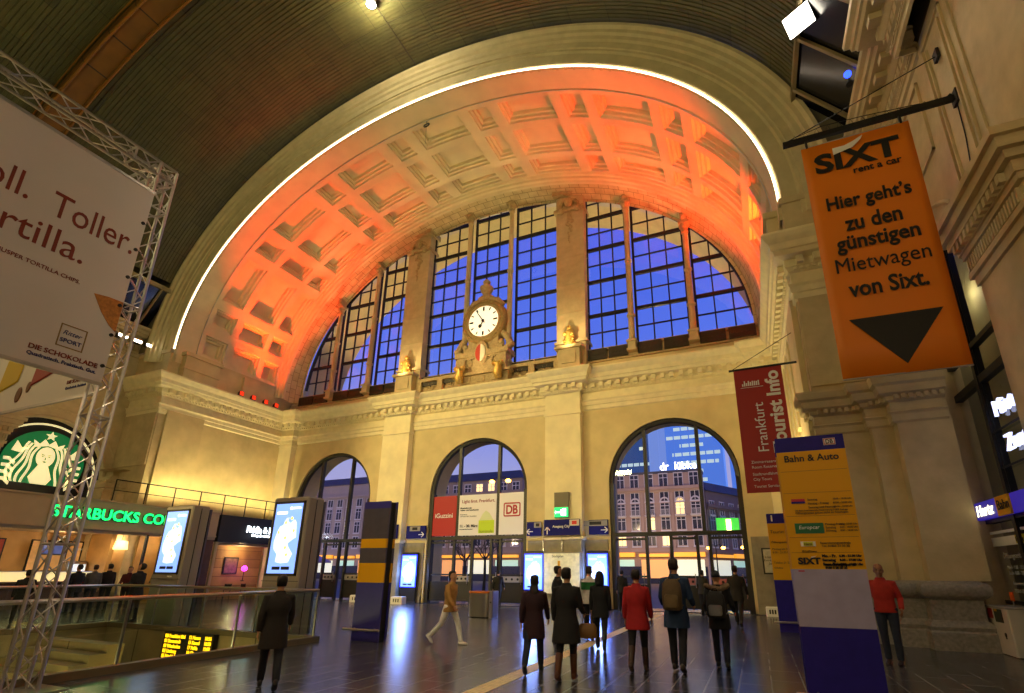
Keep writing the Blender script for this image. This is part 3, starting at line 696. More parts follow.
# ================================================================ doorways
def doorway(i, c, posters=False):
    d = MB(); y = FY + .25; W = ARCH_W; 
    d.tube([(c - (W - .06) * math.cos(PI * k / 40), y, ARCH_S + (W - .06) * math.sin(PI * k / 40)) for k in range(41)], .17, 8)
    for s in (-1, 1): d.bx(c + s * (W - .06) - .16, c + s * (W - .06) + .16, y - .16, y + .16, 0, ARCH_S)
    d.bx(c - W, c + W, y - .14, y + .14, 3.28, 3.46)                                  # transom
    mx = (c - W * .40, c + W * .42)
    for x in mx: d.bx(x - .085, x + .085, y - .1, y + .1, 3.4, ARCH_S + math.sqrt(W * W - (x - c) ** 2) - .1)
    ex = [c - W + .15, c - W * .45, c - W * .08, c + W * .30, c + W * .48, c + W - .15]
    for x in ex[1:-1]: d.bx(x - .07, x + .07, y - .08, y + .08, 0, 3.3)
    kick = []
    for k in (0, 2, 4) if i != 1 else (0, 1, 3, 4):
        a, b = ex[k] + .07, ex[k + 1] - .07
        d.bx(a, b, y - .05, y + .05, .12, .22); d.bx(a, b, y - .05, y + .05, 1.0, 1.1); d.bx(a, b, y - .05, y + .05, 1.42, 1.5); d.bx(a, b, y - .04, y + .04, 3.1, 3.2); kick.append((a, b))
    o = st(d.build('door_%d' % (i + 1), DFRAME))
    g = MB(); P = [(c - (W - .1) * math.cos(PI * k / 40), y + .01, ARCH_S + (W - .1) * math.sin(PI * k / 40)) for k in range(41)]
    g.poly([(c + W - .1, y + .01, 3.45), (c - W + .1, y + .01, 3.45)] + P); g.build('pane', DOORGLASS, o, fix=False)
    g = MB(); k = MB()
    for a, b in zip(ex, ex[1:]):
        if (ex.index(a) == 1 and i == 2): continue       # open leaf
        g.poly([(a, y + .02, 1.5 if ex.index(a) in (0, 2, 4) else .2), (b, y + .02, 1.5 if ex.index(a) in (0, 2, 4) else .2), (b, y + .02, 3.3), (a, y + .02, 3.3)])
    g.build('door_pane', DOORGLASS, o, fix=False)
    for a, b in kick: k.bx(a, b, y - .03, y + .03, .2, 1.05)
    k.build('kick_panel', DFRAME, o)
    q = MB()
    for a, b in kick[1:]: q.bx(a + .05, b - .05, y - .045, y + .045, 1.12, 1.4)
    q.build('door_notice', mat('door_notice_%d' % i, 'b06a68' if i == 2 else '9d978c', .5), o)
    q = MB()
    for a, b in kick[1:]:
        for n in (1, 2, 3): x = a + (b - a) * n / 4; q.lathe([(.001, .05), (.06, .05), (.06, .06), (.001, .06)], (x, y, 1.26), 10, 'y')
    q.build('notice_symbols', BLACK, o)
    hnd = MB()
    for a, b in kick: hnd.tube([(b - .12, y - .1, 1.0), (b - .12, y - .12, 1.3), (b - .12, y - .1, 1.6)], .02, 6)
    hnd.build('door_handle', STEEL, o)
    return mx, y
for i, c in enumerate(ARCH_X):
    mx, y = doorway(i, c)
    if i != 1: continue
    # posters behind the glass of the middle doorway
    W = ARCH_W
    def poster(name, x0, x1, m, label):
        t = thing(name, label, 'poster', ((x0 + x1) / 2, y - .1, 3.5)); h = (x1 - x0) / 2
        MB().bx(-h, h, -.02, .02, 0, 2.2).build('sheet', m, t); return t, h
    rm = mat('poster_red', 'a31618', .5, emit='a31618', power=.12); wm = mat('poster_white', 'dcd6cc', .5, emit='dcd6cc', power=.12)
    t, h = poster('poster', c - W + .15, mx[0] - .09, rm, 'dark red poster with white lettering in the middle doorway, beside the white one')
    text('lettering', 'iGuzzini', WHITE, t, (0, -.03, 1.12), width=1.15, bold=.01)
    b = MB(); b.grid(lambda a, q: (-h * .6 + a * h * 1.2, -.022, .2 + q * .9), 1, 1)
    t, h = poster('poster', mx[0] + .09, mx[1] - .09, wm, 'wide white poster with red headline and lime panel in the middle doorway')
    crim = mat('crimson_ink', '8e1222', .5); ink = mat('dark_ink', '2b2b2e', .6)
    text('headline', 'Light first. Frankfurt.', crim, t, (0.05, -.03, 1.82), width=2.05, bold=.006)
    text('subline', 'Illumination der\nAußen- und Innenfassade', ink, t, (-h + .08, -.03, 1.42), size=.115, align='LEFT', bold=.004)
    text('subline', 'Präsentiert:\nChristian Uitz, Raumlabor', mat('grey_ink', '77736c', .6), t, (-h + .08, -.03, 1.08), size=.1, align='LEFT')
    text('date_line', '11. - 20. März', ink, t, (-h + .08, -.03, .5), size=.2, align='LEFT', bold=.006)
    text('subline', 'Hauptbahnhof Frankfurt', ink, t, (-h + .08, -.03, .33), size=.085, align='LEFT')
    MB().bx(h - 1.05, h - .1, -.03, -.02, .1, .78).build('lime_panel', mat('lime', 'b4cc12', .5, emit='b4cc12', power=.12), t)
    MB().xz([(h - 1.02, .78), (h - .14, .78), (h - .4, 1.15), (h - .62, 1.3), (h - .8, 1.15)], -.028, -.02).build('pale_glow_print', mat('pale_lime', 'd2dcae', .5), t)
    text('lettering', 'luminale', mat('lime_ink', '6d7c10', .5), t, (h - .57, -.035, .2), width=.8)
    t, h = poster('poster', mx[1] + .09, c + W - .15, wm, 'narrow white poster with a red boxed two letter logo in the middle doorway')
    red = mat('logo_red', 'b01520', .5)
    def rbox(mb, w_, hh, t0, z, y0=-.035, y1=-.02, rr=.1):
        def ring(e): 
            out = []
            for cx_, cz_, a0 in ((w_ - rr, hh - rr, 0), (-w_ + rr, hh - rr, 90), (-w_ + rr, -hh + rr, 180), (w_ - rr, -hh + rr, 270)):
                for k in range(5): a = math.radians(a0 + k * 22.5); out.append((cx_ + (rr - e) * math.cos(a), z + cz_ + (rr - e) * math.sin(a)))
            return out
        A = ring(0); B = ring(t0); n = len(A)
        for k in range(n):
            k2 = (k + 1) % n; mb.poly([(A[k][0], y0, A[k][1]), (A[k2][0], y0, A[k2][1]), (B[k2][0], y0, B[k2][1]), (B[k][0], y0, B[k][1])])
        return mb
    rbox(MB(), .5, .37, .07, 1.3).build('logo_border', red, t, fix=False); text('lettering', 'DB', red, t, (0, -.03, 1.3), width=.68, height=.48, bold=.03)
# ================================================================ signs and screens on the end wall
def wallsign(x0, x1, z0, z1, y, label, arrow, txt=None, pict=None):
    t = thing('direction_sign', label, 'sign', ((x0 + x1) / 2, y, z0), group='blue direction signs'); w = (x1 - x0) / 2; h = z1 - z0
    MB().cbx(-w, w, -.09, 0, 0, h, .01).build('board', SIGNBLUE, t)
    a = MB(); ax, az = arrow[0] * w, h * .3; s = .17
    d = {'r': (1, 0), 'l': (-1, 0), 'u': (0, 1)}[arrow[1]]; p = (-d[1], d[0])
    def bar(p0, p1): a.tube([(ax + p0[0] * s, -.1, az + p0[1] * s), (ax + p1[0] * s, -.1, az + p1[1] * s)], .025, 5)
    bar((-d[0], -d[1]), d); bar(d, (d[0] * .1 + p[0] * .8, d[1] * .1 + p[1] * .8)); bar(d, (d[0] * .1 - p[0] * .8, d[1] * .1 - p[1] * .8))
    a.build('arrow', WHITE, t)
    if txt: text('lettering', txt, WHITE, t, (-w * .5, -.1, h * .55), size=.17, align='LEFT', bold=.002)
    if pict:
        px, pw, pm = pict
        MB().bx(px * w - pw, px * w + pw, -.1, -.08, h * .58, h - .03).build('pictogram_panel', pm, t)
        m = MB().bx(px * w - pw * .5, px * w + pw * .5, -.105, -.1, h * .66, h * .88); m.build('pictogram', BLACK if pm is not RPANEL else mat('pict_red', 'd02a1c', .5), t)
RPANEL = mat('pict_panel_pale', 'c9c2b8', .5); GPANEL = mat('pict_panel_grey', '8f8c86', .5)
fy, py = FY - .06, FY - .47
wallsign(-20.35, -18.55, 3.38, 4.15, py, 'blue direction sign with arrow up behind the dark striped pillar', (.35, 'u'), None, None)
wallsign(-18.25, -16.95, 3.38, 4.08, fy, 'blue direction sign with arrow pointing to the middle doorway, nearest the striped pillar', (.6, 'r'), None, (-.1, .35, GPANEL))
wallsign(-10.74, -9.95, 3.38, 4.08, fy, 'narrow blue sign with arrow pointing back to the middle doorway', (-.55, 'l'), None, (.55, .2, GPANEL))
wallsign(-9.62, -7.76, 3.35, 4.12, py, 'wide blue sign with exit wording and arrow up under the green exit sign', (-.8, 'u'), 'Ausgang City', (.72, .25, RPANEL))
wallsign(-7.42, -6.45, 3.38, 4.08, fy, 'blue sign with arrow pointing to the big doorway nearest the red banner', (.62, 'r'), None, (-.3, .6, GPANEL))
t = thing('exit_sign', 'green lit emergency exit sign on a grey box above the wide blue sign', 'sign', (-8.68, FY - .47, 4.2))
MB().bx(-.38, .38, -.1, 0, .0, 1.25).build('housing', mat('sign_housing', '6d6450', .5), t)
MB().bx(-.36, .36, -.15, -.1, .02, .5).build('lit_face', mat('exit_green', '14b060', .5, emit='10c468', power=1.6), t)
m = MB(); m.bx(-.28, -.05, -.16, -.15, .22, .3); m.xz([(-.28, .16), (-.28, .36), (-.34, .26)], -.16, -.15); m.bx(.08, .26, -.16, -.15, .08, .44); m.bx(-.02, .06, -.16, -.15, .1, .4)
m.build('pictogram', mat('exit_white', 'eafff2', .5, emit='eafff2', power=2), t)
# lit screens against the wall
SCR = mat('screen_blue', '7fa4e4', .3, emit='7ea4f8', power=1.45); LAND = mat('screen_land', 'cfe0f8', .4, emit='d6e4ff', power=1.3); INKB = mat('screen_dark', '16233c', .4)
SUNY = mat('screen_sun', 'f4e25a', .4, emit='f4e25a', power=1.6); SWHITE = mat('screen_white', 'ffffff', .4, emit='ffffff', power=1.4); SEDGE = mat('screen_edge', '2436d0', .4, emit='2238ff', power=3)
MAPO = [(-.05, .98), (.06, .99), (.02, .92), (.12, .86), (.3, .94), (.38, .88), (.42, .7), (.44, .55), (.3, .5), (.12, .42), (.2, .33), (.38, .2), (.3, .08), (.26, .02), (-.05, .0), (-.28, .03), (-.26, .2), (-.42, .3), (-.46, .45), (-.4, .62), (-.34, .72), (-.28, .8), (-.16, .82), (-.12, .9)]
def screen(par, w, z0, z1, y, logo=True):
    h = z1 - z0; s = MB().bx(-w, w, y, y + .03, z0, z1).build('screen', SCR, par)
    MB().xz([(x * w * 1.75, z0 + h * (.14 + .66 * z)) for x, z in MAPO], y - .006, y).build('weather_map', LAND, s)
    m = MB()
    for x, z in ((-.1, .72), (.3, .78), (.0, .5), (-.55, .58), (.55, .6), (.1, .36), (.25, .26)): m.lathe([(.001, 0), (w * .09, 0), (w * .09, .008), (.001, .008)], (x * w, y, z0 + h * z), 12, 'y')
    m.build('sun_symbols', SUNY, s)
    b = MB(); b.bx(-.65 * w, -.08 * w, y - .008, y, z0 + .05 * h, z0 + .095 * h); b.bx(.02 * w, .6 * w, y - .008, y, z0 + .05 * h, z0 + .095 * h); b.build('caption_bars', INKB, s)
    b = MB(); b.bx(-.85 * w, -.1 * w, y - .008, y, z0 + .845 * h, z0 + .885 * h); b.lathe([(.001, 0), (w * .09, 0), (w * .09, .008), (.001, .008)], (.15 * w, y, z0 + .93 * h), 12, 'y'); b.bx(.28 * w, .85 * w, y - .008, y, z0 + .915 * h, z0 + .945 * h); b.build('title_bar', SWHITE, s)
    return s
def kiosk(x, y, label):
    t = thing('lit_screen', label, 'screen', (x, y, 0), group='lit weather screens on the end wall')
    MB().cbx(-.51, .51, -.16, 0, .05, 2.62, .03).build('case', mat('screen_case', '1c1e28', .4), t); MB().cbx(-.55, .55, -.2, 0, 0, .06, .01).build('foot', DFRAME, t)
    screen(t, .46, .82, 2.45, -.19)
    e = MB()
    for a in ((-.5, -.46, .8, 2.48), (.46, .5, .8, 2.48), (-.5, .5, 2.45, 2.49), (-.5, .5, .79, .82)): e.bx(a[0], a[1], -.185, -.15, a[2], a[3])
    e.build('glowing_edge', SEDGE, t)
kiosk(-17.75, FY - .14, 'blue lit weather screen between the striped pillar and the middle doorway')
kiosk(-10.27, FY - .14, 'blue lit weather screen just beside the middle doorway, near the steel bin')
kiosk(-6.98, FY - .14, 'blue lit weather screen beside the big doorway, behind the woman in red')
point('screen_glow_light', (-10.25, FY - .7, 1.6), 140, (.2, .36, 1), .3); point('screen_glow_light', (-6.98, FY - .7, 1.6), 140, (.2, .36, 1), .3); point('screen_glow_light', (-17.75, FY - .7, 1.6), 140, (.2, .36, 1), .3)
t = thing('map_showcase', 'pale lit map showcase on the pillar between the two blue screens', 'showcase', (-8.68, FY - .47, 0))
MB().bx(-.95, .95, -.1, 0, .6, 2.55).build('frame', mat('showcase_frame', '8a8578', .4), t); MB().bx(-.9, .9, -.12, -.1, .66, 2.5).build('lit_map', mat('map_paper', 'cfc9a8', .5, emit='cfc48f', power=.45, var=.25, scale=5), t)
text('heading', 'Stadtplan', BLACK, t, (-.2, -.13, 2.36), size=.16); MB().bx(-.2, -.08, -.13, -.12, 1.8, 2.15).build('yellow_mark', YELLOW, t)
MB().bx(-1.0, -.97, -.08, 0, 2.6, 3.3).bx(.97, 1.0, -.08, 0, 2.6, 3.3).bx(-1.0, 1.0, -.08, 0, 3.26, 3.3).bx(-.02, .02, -.08, 0, 2.6, 3.3).build('upper_rail', STEEL, t)
t = thing('framed_notice', 'small framed paper notice on the pier beside the tourist pillar', 'notice', (.62, FY - .48, 1.6)); MB().bx(-.42, .42, -.05, 0, 0, 1.05).build('frame', DFRAME, t)
MB().bx(-.36, .36, -.06, -.05, .06, .99).build('sheet', mat('notice_sheet', 'b5ae98', .6, var=.2, scale=6), t); text('lettering', 'Information\nReisezentrum\nService', BLACK, t, (0, -.065, .55), size=.13)
# steel litter bin
t = thing('litter_bin', 'brushed steel litter bin with an orange rim in front of the middle doorway', 'bin', (-9.75, 17.6, 0))
b = MB(); ring = lambda z, e=0: [((.45 + e) * math.copysign(abs(math.cos(a)) ** .6, math.cos(a)), (.3 + e) * math.copysign(abs(math.sin(a)) ** .6, math.sin(a)), z) for a in [2 * PI * k / 32 for k in range(32)]]
b.loft([ring(.04), ring(.86)]); b.build('drum', STEEL, t, 40); MB().loft([ring(.86, .02), ring(.93, .02)]).build('rim', mat('bin_orange', 'b8641c', .5), t, 40)
MB().cbx(.44, .6, -.24, .24, 0, .95, .02).build('ash_column', mat('bin_side', '9a95a8', .35, .8), t); MB().lathe([(.001, 0), (.03, 0), (.03, .01), (.001, .01)], (.52, -.24, .55), 10, 'y').build('lock', BLACK, t)
MB().loft([ring(0, -.06), ring(.05, -.06)]).build('base', BLACK, t, 40)
# low white door blocks on the floor
def block(x, y, w, label):
    t = thing('floor_block', label, 'block', (x, y, 0), group='low white blocks by the end wall'); MB().cbx(-w, w, -.2, .2, 0, .36, .03).build('block', WHITE, t)
    m = MB()
    for k in (-.4, 0, .4): m.bx(k * w - .03, k * w + .03, -.206, -.2, .1, .26)
    m.build('slots', DFRAME, t)
block(-17.4, 22.55, .36, 'low white block on the floor just below the blue screen by the striped pillar'); block(-20.4, 22.9, .4, 'low white block on the floor partly hidden behind the dark striped pillar'); block(-19.2, 23.1, .25, 'small white block at the foot of the stone pilaster near the striped pillar')
block(.35, 23.2, .24, 'low white block at the foot of the pier beside the tourist pillar')
# floodlights on the cornice
def flood(x, y, rz, label):
    t = thing('cornice_floodlight', label, 'floodlight', (x, y, 11.86), rz, group='small red floodlights on the cornice')
    MB().bx(-.1, .1, -.14, .14, 0, .03).bx(-.03, .03, -.17, -.14, 0, .32).bx(-.03, .03, .14, .17, 0, .32).build('bracket', BLACK, t)
    b = MB(); b.loft([[(-.12, y_, z_) for y_, z_ in ((-.13, .14), (.13, .14), (.13, .4), (-.13, .4))], [(.1, y_, z_) for y_, z_ in ((-.15, .2), (.15, .2), (.15, .5), (-.15, .5))]]); b.build('head', BLACK, t)
    MB().loft([[(.1, y_, z_) for y_, z_ in ((-.13, .22), (.13, .22), (.13, .48), (-.13, .48))], [(.112, y_, z_) for y_, z_ in ((-.12, .23), (.12, .23), (.12, .47), (-.12, .47))]]).build('lens', mat('red_lens', 'ff5020', .3, emit='ff3a0c', power=.8), t)
words_ = ['nearest the front', 'second from the front', 'third from the front', 'nearest the end wall']
for k, y in enumerate((19.95, 20.8, 21.7, 22.5)): flood(-28.78, y, 0, 'small black red-glowing floodlight on the cornice by the shops, ' + words_[k])

# ================================================================ pillars with information
def pillar(x, y, label, bands, w=.41, H=3.38, bar=True):
    t = thing('information_pillar', label, 'pillar', (x, y, 0)); z = 0
    MB().bx(-w * .9, w * .9, .03, .3, 0, H - .02).build('core', BLACK, t)
    for nm, m, z0, z1 in bands:
        MB().bx(-w, w, 0, .05, z0, z1).build(nm, m, t); MB().bx(-w, w, .28, .33, z0, z1).build('rear_' + nm, m, t)
    if bar: 
        b = MB(); b.tube([(-w - .14, -.16, .28), (w + .14, -.16, .28)], .03, 8); b.tube([(-w + .1, -.16, .28), (-w + .1, .02, .28)], .02, 6); b.tube([(w - .1, -.16, .28), (w - .1, .02, .28)], .02, 6); b.build('guard_rail', STEEL, t)
    return t
DGREY = mat('pillar_dark', '4c4652', .4, var=.1, scale=5); DBLUE = mat('pillar_navy', '332e86', .4, var=.1, scale=5)
pillar(-9.02, 10.5, 'dark navy pillar with two yellow stripes and a low steel guard rail', [('blue_panel', DBLUE, 0, 1.36), ('yellow_stripe', YELLOW, 1.36, 1.83), ('dark_panel', DGREY, 1.83, 2.2), ('yellow_stripe', YELLOW, 2.2, 2.43), ('dark_panel', DGREY, 2.43, 3.2), ('navy_panel', DBLUE, 3.2, 3.38)])
BL, OR = mat('print_black', '15110c', .6), YELLOW
t = pillar(.81, 7.4, 'tall yellow, grey and blue car rental pillar in front of the stone pier', [('blue_panel', PYLBLUE, 0, 1.02), ('grey_panel', GREYP, 1.02, 1.70), ('yellow_panel', YELLOW, 1.70, 3.22), ('blue_header', PYLBLUE, 3.22, 3.42)], w=.41)
text('heading', 'Bahn & Auto', BL, t, (-.33, -.006, 3.12), size=.125, align='LEFT', bold=.002)
MB().bx(.17, .31, -.008, 0, 3.28, 3.37).build('logo_plate', WHITE, t); 
rd = mat('logo_red2', 'c0202c', .5)
m = MB()
for a in ((.175, .305, 3.285, 3.293), (.175, .305, 3.357, 3.365), (.175, .183, 3.285, 3.365), (.297, .305, 3.285, 3.365)): m.bx(a[0], a[1], -.011, -.008, a[2], a[3])
m.build('logo_border', rd, t); text('logo_letters', 'DB', BL, t, (.24, -.012, 3.325), width=.085, height=.055, bold=.01)
g = MB().bx(-.31, .02, -.008, 0, 2.14, 2.27); g.build('green_plate', mat('plate_green', '0d6a3c', .5), t); text('plate_lettering', 'Europcar', WHITE, t, (-.145, -.012, 2.21), width=.24, bold=.004, shear=.2)
MB().bx(-.31, -.15, -.008, 0, 2.53, 2.585).build('red_plate', rd, t); MB().bx(-.31, -.15, -.009, 0, 2.525, 2.55).build('blue_plate', PYLBLUE, t)
MB().bx(-.27, -.1, -.008, 0, 1.98, 2.04).build('white_plate', WHITE, t); MB().bx(-.24, -.13, -.01, 0, 1.985, 2.035).build('lime_plate', mat('plate_lime', 'c8c81c', .5), t); text('plate_lettering', 'Hertz', BL, t, (-.185, -.014, 2.01), width=.09, bold=.01)
text('plate_lettering', '© LuPower', BL, t, (-.18, -.006, 1.92), width=.17)
text('logo_lettering', 'SIXT', BL, t, (-.2, -.008, 1.80), width=.26, height=.085, bold=.05)
MB().xz([(-.18, 1.835), (-.13, 1.85), (-.1, 1.875), (-.12, 1.86), (-.17, 1.85)], -.012, -.006).build('logo_swoosh', WHITE, t)
for z, a, b, s in ((2.57, 'Sonntag', '10:00 - 18:00 Uhr', .036), (2.52, 'Montag - Freitag', '07:00 - 20:00 Uhr', .036), (2.47, 'Samstag und Feiertag', '08:00 - 18:00 Uhr', .036), (2.25, 'Montag-Freitag', '7:00 - 22:00 Uhr', .036), (2.21, 'Samstag', '8:00 - 18:00 Uhr', .036), (2.17, 'Sonntag', '8:00 - 18:00 Uhr', .036), (1.86, 'Mo. - Fr.', '6.30 - 21.00 Uhr', .045), (1.81, 'Samstag', '8.00 - 17.00 Uhr', .045), (1.76, 'Sonn./Feiertag', '9.00 - 19.00 Uhr', .045)):
    bo = .003 if s > .04 else 0
    text('timetable_line', a, BL, t, (-.12 if z > 2.4 else .04 if z > 2 else -.05, -.006, z), size=s, align='LEFT', bold=bo); text('timetable_line', b, BL, t, (.17 if z > 2.4 else .2 if z > 2 else .14, -.006, z), size=s * .82 if z > 2 else s * .8, align='LEFT', bold=bo)
text('timetable_line', 'DB Bahn Internationaler Reservierung 01805 Anfrage', BL, t, (.02, -.006, 2.43), width=.6, bold=.004); text('timetable_line', 'Öffnungszeiten gelten nicht an Feiertagen', BL, t, (.02, -.006, 2.4), width=.6)
text('timetable_line', 'Reservierungszentrale\nTel. 01805 33 35 35', BL, t, (.12, -.006, 2.0), size=.038); text('timetable_line', 'Reservierungszentrale:\n0180 5 25 25 25', BL, t, (-.03, -.006, 1.735), size=.036, align='LEFT', bold=.003)
MB().bx(-.34, -.27, -.006, 0, 1.67, 1.685).build('red_mark', rd, t)
m = MB()
for z in (2.95, 2.66, 2.36, 2.09, 1.9): m.bx(-.39, .39, -.002, .01, z, z + .004)
m.build('panel_joints', mat('joint_brown', '7a5206', .6), t)
t = pillar(.88, 17.3, 'yellow and blue tourist information pillar standing behind the car rental pillar', [('blue_panel', PYLBLUE, 0, 1.45), ('yellow_panel', YELLOW, 1.45, 3.12), ('blue_header', PYLBLUE, 3.12, 3.42)], w=.47)
text('heading', 'i', WHITE, t, (-.33, -.006, 3.27), size=.26, bold=.01); text('lettering', 'Tourist Information', BL, t, (-.42, -.006, 2.86), size=.13, align='LEFT')
for z, s in ((2.55, 'Öffnungszeiten'), (2.35, 'Montag bis Freitag'), (2.25, '8.00 - 21.00 Uhr'), (1.95, 'Telefon 21 23 88 00'), (1.8, 'Infoline')): text('timetable_line', s, BL, t, (-.42, -.006, z), size=.08, align='LEFT')

# ================================================================ tall display pylons by the stair
def pylon(x, y, label):
    t = thing('display_pylon', label, 'display', (x, y, 0), group='tall grey display pylons')
    MB().cbx(-.66, .66, 0, .55, 0, 3.58, .04).build('body', mat('pylon_grey', '8a8074', .5), t); MB().bx(-.6, .6, .6, .66, .05, 3.5).build('rear_panel', DGREY, t)
    e = MB()
    for a in ((-.56, -.5, 1.5, 3.46), (.5, .56, 1.5, 3.46), (-.56, .56, 3.4, 3.46), (-.56, .56, 1.5, 1.56)): e.bx(a[0], a[1], -.03, 0, a[2], a[3])
    e.build('bezel', mat('pylon_bezel', '34322f', .4), t); screen(t, .5, 1.56, 3.4, -.02); text('maker_lettering', 'STRÖER', WHITE, t, (.2, -.004, 1.44), size=.06)
    MB().bx(-.66, .66, -.012, 0, 1.36, 1.372).bx(.66, .672, .26, .275, 0, 3.5).build('seams', BLACK, t)
pylon(-11.72, 10.15, 'grey pylon with glowing weather screen at the corner of the glass stair railing')
pylon(-16.75, 10.35, 'grey pylon with glowing weather screen farther back, in front of the coffee shop')
MB0 = MB
t = thing('blue_column', 'narrow blue column standing between the coffee shop and the farther pylon', 'column', (-18.6, 11.9, 0)); MB().cbx(-.14, .14, -.1, .1, 0, 3.35, .02).build('shaft', mat('column_blue', '202a86', .4), t); MB().bx(-.15, .15, -.11, .11, 1.8, 2.05).build('yellow_stripe', YELLOW, t)
# ================================================================ glass railing round the stair
t = thing('stair_railing', 'glass railing with steel handrail round the open stairwell', 'railing', (WELL[1], WELL[3], 0))
x0, x1, y0, y1 = WELL; ox, oy = WELL[1], WELL[3]
def P3(x, y, z): return (x - ox, y - oy, z)
m = MB(); m.tube([P3(x1, y0, 1.17), P3(x1, y1, 1.17)], .035, 8); m.tube([P3(x1, y1, 1.17), P3(x0, y1, 1.17)], .035, 8); m.tube([P3(x0, y1, 1.17), P3(x0, y0, 1.17)], .035, 8); m.build('handrail', STEEL, t, 40)
def pane(a, b):
    d = Vector((b[0] - a[0], b[1] - a[1])).normalized() * .02; g = MB(); g.poly([P3(a[0] + d.x, a[1] + d.y, .14), P3(b[0] - d.x, b[1] - d.y, .14), P3(b[0] - d.x, b[1] - d.y, 1.13), P3(a[0] + d.x, a[1] + d.y, 1.13)]); g.build('glass_panel', RAILGLASS, t, fix=False)
pts = [(x1, y1 - k * 2.1) for k in range(5)] 
for a, b in zip(pts, pts[1:]): pane(a, b)
px = [x1 + (x0 - x1) * k / 4 for k in range(5)]
for a, b in zip(px, px[1:]): pane((a, y1), (b, y1))
pz = [(x0, y1 - k * 2.1) for k in range(5)]
for a, b in zip(pz, pz[1:]): pane(a, b)
for (x, y) in pts + [(a, y1) for a in px[1:]] + pz[1:]: MB().bx(x - ox - .02, x - ox + .02, y - oy - .02, y - oy + .02, .1, 1.15).build('post', STEEL, t)
# departure board on the stairwell wall
t = thing('departure_board', 'black departure board with yellow text hanging in the stairwell', 'board', (-14.35, WELL[3] - .02, -.95)); MB().bx(-1.0, 1.0, -.14, 0, 0, .95).build('case', BLACK, t)
YT = mat('board_yellow', 'ffc414', .5, emit='ffbe10', power=2.4); random.seed(3)
rows = ['RB Frankfurt Süd', 'S3 Darmstadt', 'S8 Wiesbaden', 'RE Limburg', 'S5 Friedrichsdorf', 'S1 Rödermark', 'RB Mainz']; r2 = ['12 Hanau', '15 Kassel', '17 Fulda', '18 Giessen', '9 Berlin', '11 Köln', '13 Basel']; r3 = ['18:56', '18:58', '19:02', '19:04', '19:06', '19:08', '19:10']
for k in range(7):
    z = .85 - k * .125
    text('board_text', rows[k], YT, t, (-.93, -.145, z), size=.12, align='LEFT', bold=.005); text('board_text', r2[k], YT, t, (.05, -.145, z), size=.12, align='LEFT', bold=.005); text('board_text', r3[k], YT, t, (.68, -.145, z), size=.12, align='LEFT', bold=.005)
point('board_glow_light', (-14.3, 9.0, -.6), 6, (1, .7, .15), .2)
# ================================================================ poster frame of trusses
def truss(mb, p0, p1, s=.29, step=.3, r=.026, skip=()):
    p0, p1 = Vector(p0), Vector(p1); d = (p1 - p0); L = d.length; d.normalize()
    u = Vector((1, 0, 0)) if abs(d.x) < .5 else Vector((0, 1, 0)); w = d.cross(u).normalized(); u = w.cross(d)
    cs = [(-1, -1), (1, -1), (1, 1), (-1, 1)]; Q = lambda c, t: p0 + d * t + u * c[0] * s / 2 + w * c[1] * s / 2
    for c in cs: mb.tube([Q(c, 0), Q(c, L)], r, 7)
    n = int(L / step)
    for a, b in zip(cs, cs[1:] + cs[:1]):
        for k in range(n):
            t0, t1 = k * L / n, (k + 1) * L / n; A, B = (a, b) if k % 2 else (b, a)
            mb.tube([Q(A, t0), Q(B, t1)], .011, 5)
        for t in np.arange(0, L + .01, 2.0): mb.tube([Q(a, t), Q(b, t)], .02, 5)
TX, TY, TZ = -9.66, 4.35, 8.8
t = thing('lattice_truss', 'aluminium truss frame with tall lattice tower carrying the big white poster', 'frame', (TX, TY, 0))
def tp(p): return (p[0] - TX, p[1] - TY, p[2])
m = MB(); truss(m, tp((TX, TY, 0)), tp((TX, TY, TZ + .14))); m.build('tower', ALU, t, 40)
m = MB(); truss(m, tp((TX, -2.2, TZ)), tp((TX, TY + .14, TZ))); m.build('top_beam', ALU, t, 40)
m = MB(); truss(m, tp((-14.6, TY, TZ)), tp((TX, TY, TZ))); m.build('cross_beam', ALU, t, 40)
m = MB(); truss(m, tp((-14.6, TY, 0)), tp((-14.6, TY, TZ + .14))); m.build('tower', ALU, t, 40)
m = MB(); truss(m, tp((TX, -2.2, 0)), tp((TX, -2.2, TZ + .14))); m.build('tower', ALU, t, 40)
for x, y in ((TX, TY), (-14.6, TY), (TX, -2.2)): MB().bx(x - TX - .4, x - TX + .4, y - TY - .4, y - TY + .4, 0, .015).build('base_plate', ALU, t)
PW = mat('poster_sheet', 'cfc6c0', .6, var=.03, scale=1)
BRN = mat('brown_ink', '7a2410', .6); NAV = mat('navy_ink', '26296b', .6); GOLDI = mat('gold_ink', '8a6d2f', .5)
PXX = -9.49
t = thing('hanging_poster', 'huge white chocolate poster with brown lettering hung in the truss frame', 'poster', (PXX, 0, 4.5)); MB().bx(-.012, .012, -2.0, 4.22, 0, 3.74).build('sheet', PW, t)
MB().bx(-.02, .02, -2.0, 4.24, -.03, .02).build('hem_rod', ALU, t); MB().bx(-.02, .02, -2.0, 4.24, 3.72, 3.77).build('hem_rod', ALU, t)
kw = dict(rz=PI / 2)
text('headline', 'Toll.', BRN, t, (.016, 1.93, 7.12 - 4.5), width=.78, height=.42, align='LEFT', **kw); text('headline', 'Toller.', BRN, t, (.016, 2.98, 7.08 - 4.5), width=1.14, height=.42, align='LEFT', **kw)
text('headline', 'Tortilla.', BRN, t, (.016, 1.9, 6.5 - 4.5), width=1.63, height=.40, align='LEFT', **kw)
text('subline', 'VON EIGENER ART KNUSPER TORTILLA CHIPS.', BRN, t, (.016, 1.75, 6.0 - 4.5), width=1.84, align='LEFT', bold=.004, **kw)
lg = MB()
